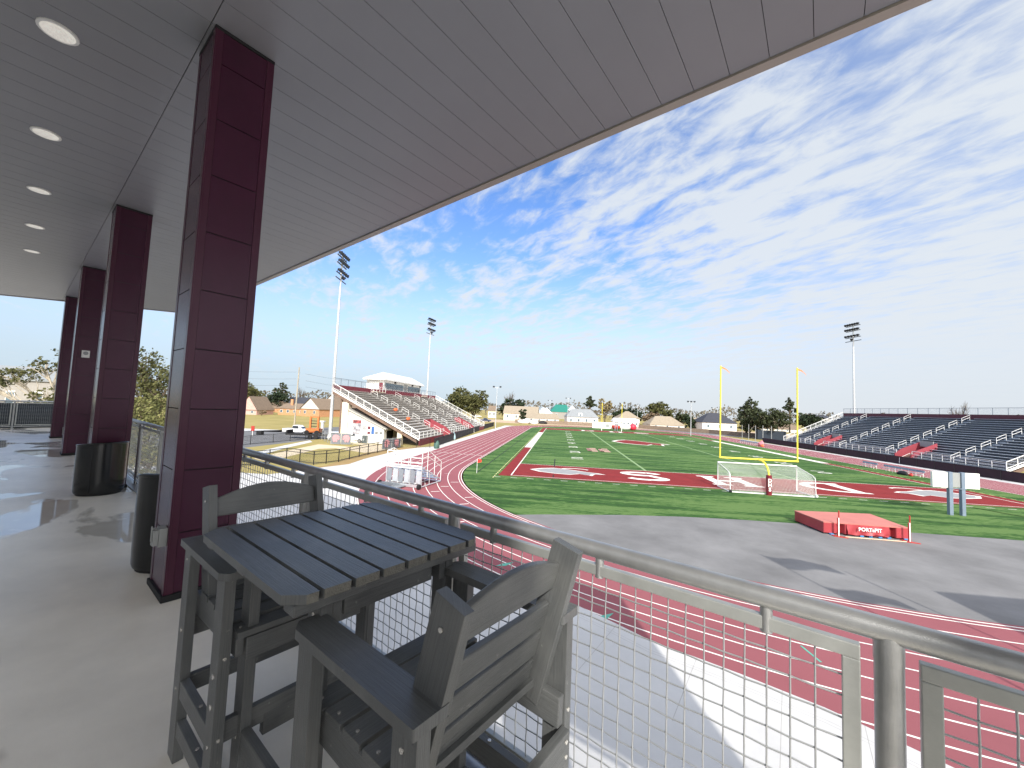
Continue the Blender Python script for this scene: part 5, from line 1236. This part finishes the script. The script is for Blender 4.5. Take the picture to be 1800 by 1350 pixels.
for x in (.2, 1.2):
    a = MB(); a.tube([(x,-1.3,.38),(x,-1.12,.38)], .38, 14); a.build('wheel', M_tyre, t)
p = gp(551, 770.5); t = thing('boom_lift', 'orange lifting machine standing on the flatbed trailer', 'lift', (p.x,p.y,.74), .15); M_or = mat('orange_paint', L(196,112,58), .45, 0, .1, 2)
a = MB(); a.box(-1.2,1.2,-.8,.8,.4,1.1); a.build('chassis', M_or, t)
for s in (-1, 1): a = MB(); a.box(s*.7-.14, s*.7+.14, -.2, .1, 1.1, 3.1); a.build('mast', M_or, t)
a = MB(); a.box(-.84,.84,-.1,.2,3.101,3.3); a.build('top_beam', M_or, t)
a = MB()
for k in range(3): a.box(-.55,.55,-.15,-.05,1.4+.5*k,1.52+.5*k)
a.build('rungs', M_black, t)
for x in (-.9,.9):
    for s in (-1,1): a = MB(); a.tube([(x,s*.82,.4),(x,s*1.0,.4)], .4, 14); a.build('wheel', M_tyre, t)
p = gp(443.5, 766); t = thing('flag_marker', 'red marker on a thin post in the dry grass', 'marker', (p.x,p.y,0)); a = MB(); a.tube([(0,0,0),(0,0,1.2)], .05, 6); a.build('post', M_white, t); a = MB(); a.box(-.32,.32,-.05,.05,.9,1.8); a.build('panel', M_redp, t, .02)
p = gp(457, 764); tag((lambda a: (a.box(-.5,.5,-.4,.4,0,.75), a.build('utility_box', M_black, None, .04, (p.x,p.y,.002)))[1])(MB()), 'small black utility box near the red marker', 'box')
p = gp(566.5, 756); t = thing('white_post', 'short white post with flat cap left of the light pole', 'post', (p.x,p.y,0)); a = MB(); a.box(-.25,.25,-.25,.25,0,1.9); a.build('post', M_white, t); a = MB(); a.box(-.5,.5,-.4,.4,1.9,2.2); a.build('cap', M_white, t)
# dark container behind net posts near the right grandstand
p = gp(1366, 775); t = thing('storage_container', 'dark blue storage container under the spreading oak', 'container', (p.x,p.y+4,0), -.15)
a = MB(); a.box(-4.2,4.2,-1.2,1.2,.1,3.1); bd = a.build('body', mat('navy_steel', L(34,46,60), .6, .1, .1, 1), t, .03)
a = MB()
for k in range(28): a.box(-4.1+.3*k, -3.95+.3*k, -1.25, -1.2-.002, .2, 3.0)
a.build('ribs', mat('navy_steel', (0,0,0)), t)
for k, (x, y, yt) in enumerate(((1304.5,771,747),(1316,773,746),(1328,776,748),(1341,777,748),(1356,779,749))):
    p = gp(x, y); z = (CAM+ray(x, yt)*((p-CAM).dot(fw))).z; a = MB(); a.tube([(0,0,0),(0,0,z)], .09, 8)
    tag(a.build('net_post', M_greybox, None, 0, (p.x,p.y,0)), 'grey net post '+('leftmost of the row' if k == 0 else 'second of the row' if k == 1 else 'in the middle of the row' if k == 2 else 'fourth of the row' if k == 3 else 'last of the row')+' near the storage container', 'post', 'net posts')
p = gp(727, 852); 
heap('water_cooler', 'pale teal cooler by the black windscreen fence', 'cooler', gp(796,773.5)[:2], (.5,.6,1.0), mat('teal_pale', L(170,196,200), .5))
heap('green_bin', 'small green bin at the corner of the black windscreen fence', 'bin', gp(767,788.5)[:2], (.45,.45,.8), mat('green_plastic', L(70,100,90), .6))
p = gp(641, 779); tag((lambda a: (a.box(-.4,.4,-.3,.3,0,1.3), a.build('wheeled_bin', mat('dark_green', L(52,66,66), .5), None, .05, (p.x,p.y,.009)))[1])(MB()), 'dark green bin at the white concession wall', 'bin')
# ---- outside the frame: added sun-blocking wall; annex and flags whose shadows fall into view
cw = deck_thing('added_back_wall', 'unseen pale wall added behind the terrace to block the sun, with a gap for a sun strip', 'building', 0, -6.5)
a = MB(); a.box(-26,6.6,-.3,0,-DZ,9.0); a.box(8.03,9,-.3,0,-DZ,9.0); a.build('wall', mat('added_wall_paint', L(215,212,206), .8, 0, .05, 1), cw)  # wall added to block the sun; gap lets a strip reach the railing
a = MB(); a.box(-25.5,8.5,-.3+.4,6.9,-DZ+.02,-.33); a.build('lower_storey', M_whitewall, cw)
bx = thing('annex_building', 'tall neighbouring block right of the terrace, casting the dark shadow on the asphalt', 'building', (9,-44,0)); a = MB(); a.box(-9,14,-10,7.3,0,10); a.build('wall', M_whitewall, bx); a = MB(); a.box(-9.2,14.2,-10.2,7.5,10.003,10.25); a.build('roof', M_fascia, bx)
M_flagd = mat('flag_cloth', L(120,40,60), .8)
SH = Vector((-.22,.975,0))/math.tan(math.radians(35))
for k, (tx, ty, ht, fl_) in enumerate(((-8.94,-19.17,12.0,1),(-5.88,-20.67,10.5,0))):
    q = Vector((tx,ty,0))-SH*ht; t = thing('flagpole', ('flagpole with two banners beside the terrace' if fl_ else 'bare bent topped flagpole beside the terrace'), 'flagpole', (q.x,q.y,0), 0, 'flagpoles')
    a = MB(); a.tube([(0,0,0),(0,0,ht)], .06, 8, 0, True, .035); a.build('pole', M_pole, t)
    if fl_:
        for z0, w_, h_ in ((ht-.15,2.4,1.2),(ht-2.6,2.1,1.0)):
            a = MB(); n = 10
            for i in range(n):
                x0, x1 = .05+w_*i/n, .05+w_*(i+1)/n; f0, f1 = .14*math.sin(i*.8), .14*math.sin((i+1)*.8); d0, d1 = .45*(i/n)**1.5, .45*((i+1)/n)**1.5
                a.face([(x0,-f0,z0-h_*(1-.4*i/n)-d0),(x1,-f1,z0-h_*(1-.4*(i+1)/n)-d1),(x1,-f1,z0-d1),(x0,-f0,z0-d0)])
            a.build('flag', M_flagd, t)
# ================================================================== LIGHT, SKY, VIEW
SE = math.radians(35); sd = Vector((.22, -.975, 0)).normalized()
SUN = Vector((sd.x*math.cos(SE), sd.y*math.cos(SE), math.sin(SE)))
ld = bpy.data.lights.new('sun', 'SUN'); ld.energy = 2.9; ld.angle = math.radians(.53); ld.color = (1, .955, .89)
lo = bpy.data.objects.new('sun', ld); COL.objects.link(lo); lo.rotation_euler = SUN.to_track_quat('Z', 'Y').to_euler(); lo.location = (0, 0, 80)
CLO, CHI = .96, 1.36
W = bpy.data.worlds.new('World'); sc.world = W; W.use_nodes = True
nt = W.node_tree; N = nt.nodes; K = nt.links; N.clear()
out = N.new('ShaderNodeOutputWorld'); bg = N.new('ShaderNodeBackground'); bg.inputs['Strength'].default_value = .15; K.new(bg.outputs[0], out.inputs[0])
sky = N.new('ShaderNodeTexSky'); sky.sky_type = 'NISHITA'; sky.sun_disc = False; sky.sun_elevation = SE; sky.sun_rotation = math.atan2(sd.x, sd.y); sky.air_density = 1.0; sky.dust_density = .6; sky.ozone_density = 1.6
tc = N.new('ShaderNodeTexCoord'); sx = N.new('ShaderNodeSeparateXYZ'); K.new(tc.outputs['Generated'], sx.inputs[0])
def math_(op, a, b=None, c=None):
    n = N.new('ShaderNodeMath'); n.operation = op
    for i, v in enumerate((a, b, c)):
        if v is None: continue
        if isinstance(v, (int, float)): n.inputs[i].default_value = v
        else: K.new(v, n.inputs[i])
    return n.outputs[0]
zc = math_('ADD', math_('MAXIMUM', sx.outputs[2], 0.0), .07)
px = math_('DIVIDE', sx.outputs[0], zc); py = math_('DIVIDE', sx.outputs[1], zc)
cb = N.new('ShaderNodeCombineXYZ'); K.new(px, cb.inputs[0]); K.new(py, cb.inputs[1])
mp = N.new('ShaderNodeMapping'); mp.vector_type = 'POINT'; mp.inputs['Rotation'].default_value = (0, 0, math.radians(-127)); K.new(cb.outputs[0], mp.inputs[0])
def noise(scale, detail, stretch, rough=.6, dist=0, off=0):
    m = N.new('ShaderNodeMapping'); m.inputs['Scale'].default_value = (stretch[0], stretch[1], 1); m.inputs['Location'].default_value = (off, off*.7, 0); K.new(mp.outputs[0], m.inputs[0])
    n = N.new('ShaderNodeTexNoise'); n.inputs['Scale'].default_value = scale; n.inputs['Detail'].default_value = detail; n.inputs['Roughness'].default_value = rough; n.inputs['Distortion'].default_value = dist
    K.new(m.outputs[0], n.inputs['Vector']); return n.outputs['Fac']
n1 = noise(2.3, 9, (.6, 1.3), .60, .3, 3.1)      # streaks
n2 = noise(.5, 3, (.8, 1.1), .5, .3, 7.7)        # broad banks
n3 = noise(6.6, 8, (.75, 1.45), .60, .35, 1.3)        # mottled ripples
s = math_('MULTIPLY_ADD', n2, .45, math_('MULTIPLY_ADD', n3, 1.05, math_('MULTIPLY', n1, .8)))
s = math_('ADD', s, math_('MULTIPLY', sx.outputs[0], .22))       # thicker towards the right
mrn = N.new('ShaderNodeMapRange'); mrn.interpolation_type = 'SMOOTHSTEP'; mrn.inputs[1].default_value = CLO; mrn.inputs[2].default_value = CHI; K.new(s, mrn.inputs[0])
def mixc(f, a, b, mode='MIX'):
    n = N.new('ShaderNodeMix'); n.data_type = 'RGBA'; n.blend_type = mode
    for k, v in ((0, f), (6, a), (7, b)):
        if isinstance(v, (int, float, tuple)): n.inputs[k].default_value = v
        else: K.new(v, n.inputs[k])
    return n.outputs[2]
def rng(v, a, b, c=0, d=1):
    n = N.new('ShaderNodeMapRange'); n.interpolation_type = 'SMOOTHSTEP'
    for k, q in enumerate((a, b, c, d)): n.inputs[k+1].default_value = q
    K.new(v, n.inputs[0]); return n.outputs[0]
blue = mixc(1.0, sky.outputs[0], mixc(rng(sx.outputs[2], .08, .5), (.78, .80, .94, 1), (.57, .74, 1.0, 1)), 'MULTIPLY')
veilc = mixc(rng(sx.outputs[0], -.5, .55), (2.2, 2.7, 3.15, 1), (2.7, 2.9, 3.1, 1))
a1 = mixc(rng(sx.outputs[2], .02, .36, .93, .0), blue, veilc)     # pale air low down
a2 = mixc(math_('MULTIPLY', rng(sx.outputs[0], .15, .75), .55), a1, (2.7, 2.93, 3.2, 1))   # thin white veil on the right
fade = rng(sx.outputs[2], .02, .20, .3, 1)
fin = mixc(math_('MULTIPLY', math_('MULTIPLY', mrn.outputs[0], .92), fade), a2, (2.95, 3.15, 3.36, 1))
# glow added around the sun, out of view, to brighten the terrace
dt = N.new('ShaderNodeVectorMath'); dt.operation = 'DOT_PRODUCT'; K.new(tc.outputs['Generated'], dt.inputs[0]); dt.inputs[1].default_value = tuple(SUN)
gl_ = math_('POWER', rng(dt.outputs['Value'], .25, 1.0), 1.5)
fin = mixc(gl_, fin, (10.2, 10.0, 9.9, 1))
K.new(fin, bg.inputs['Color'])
vs = sc.view_settings; sc.display_settings.display_device = 'sRGB'; vs.view_transform = 'Standard'; vs.look = 'None'; vs.exposure = .82; vs.gamma = 1
sc.cycles.max_bounces = 8; sc.cycles.diffuse_bounces = 5; sc.cycles.use_denoising = True
sc.render.film_transparent = False
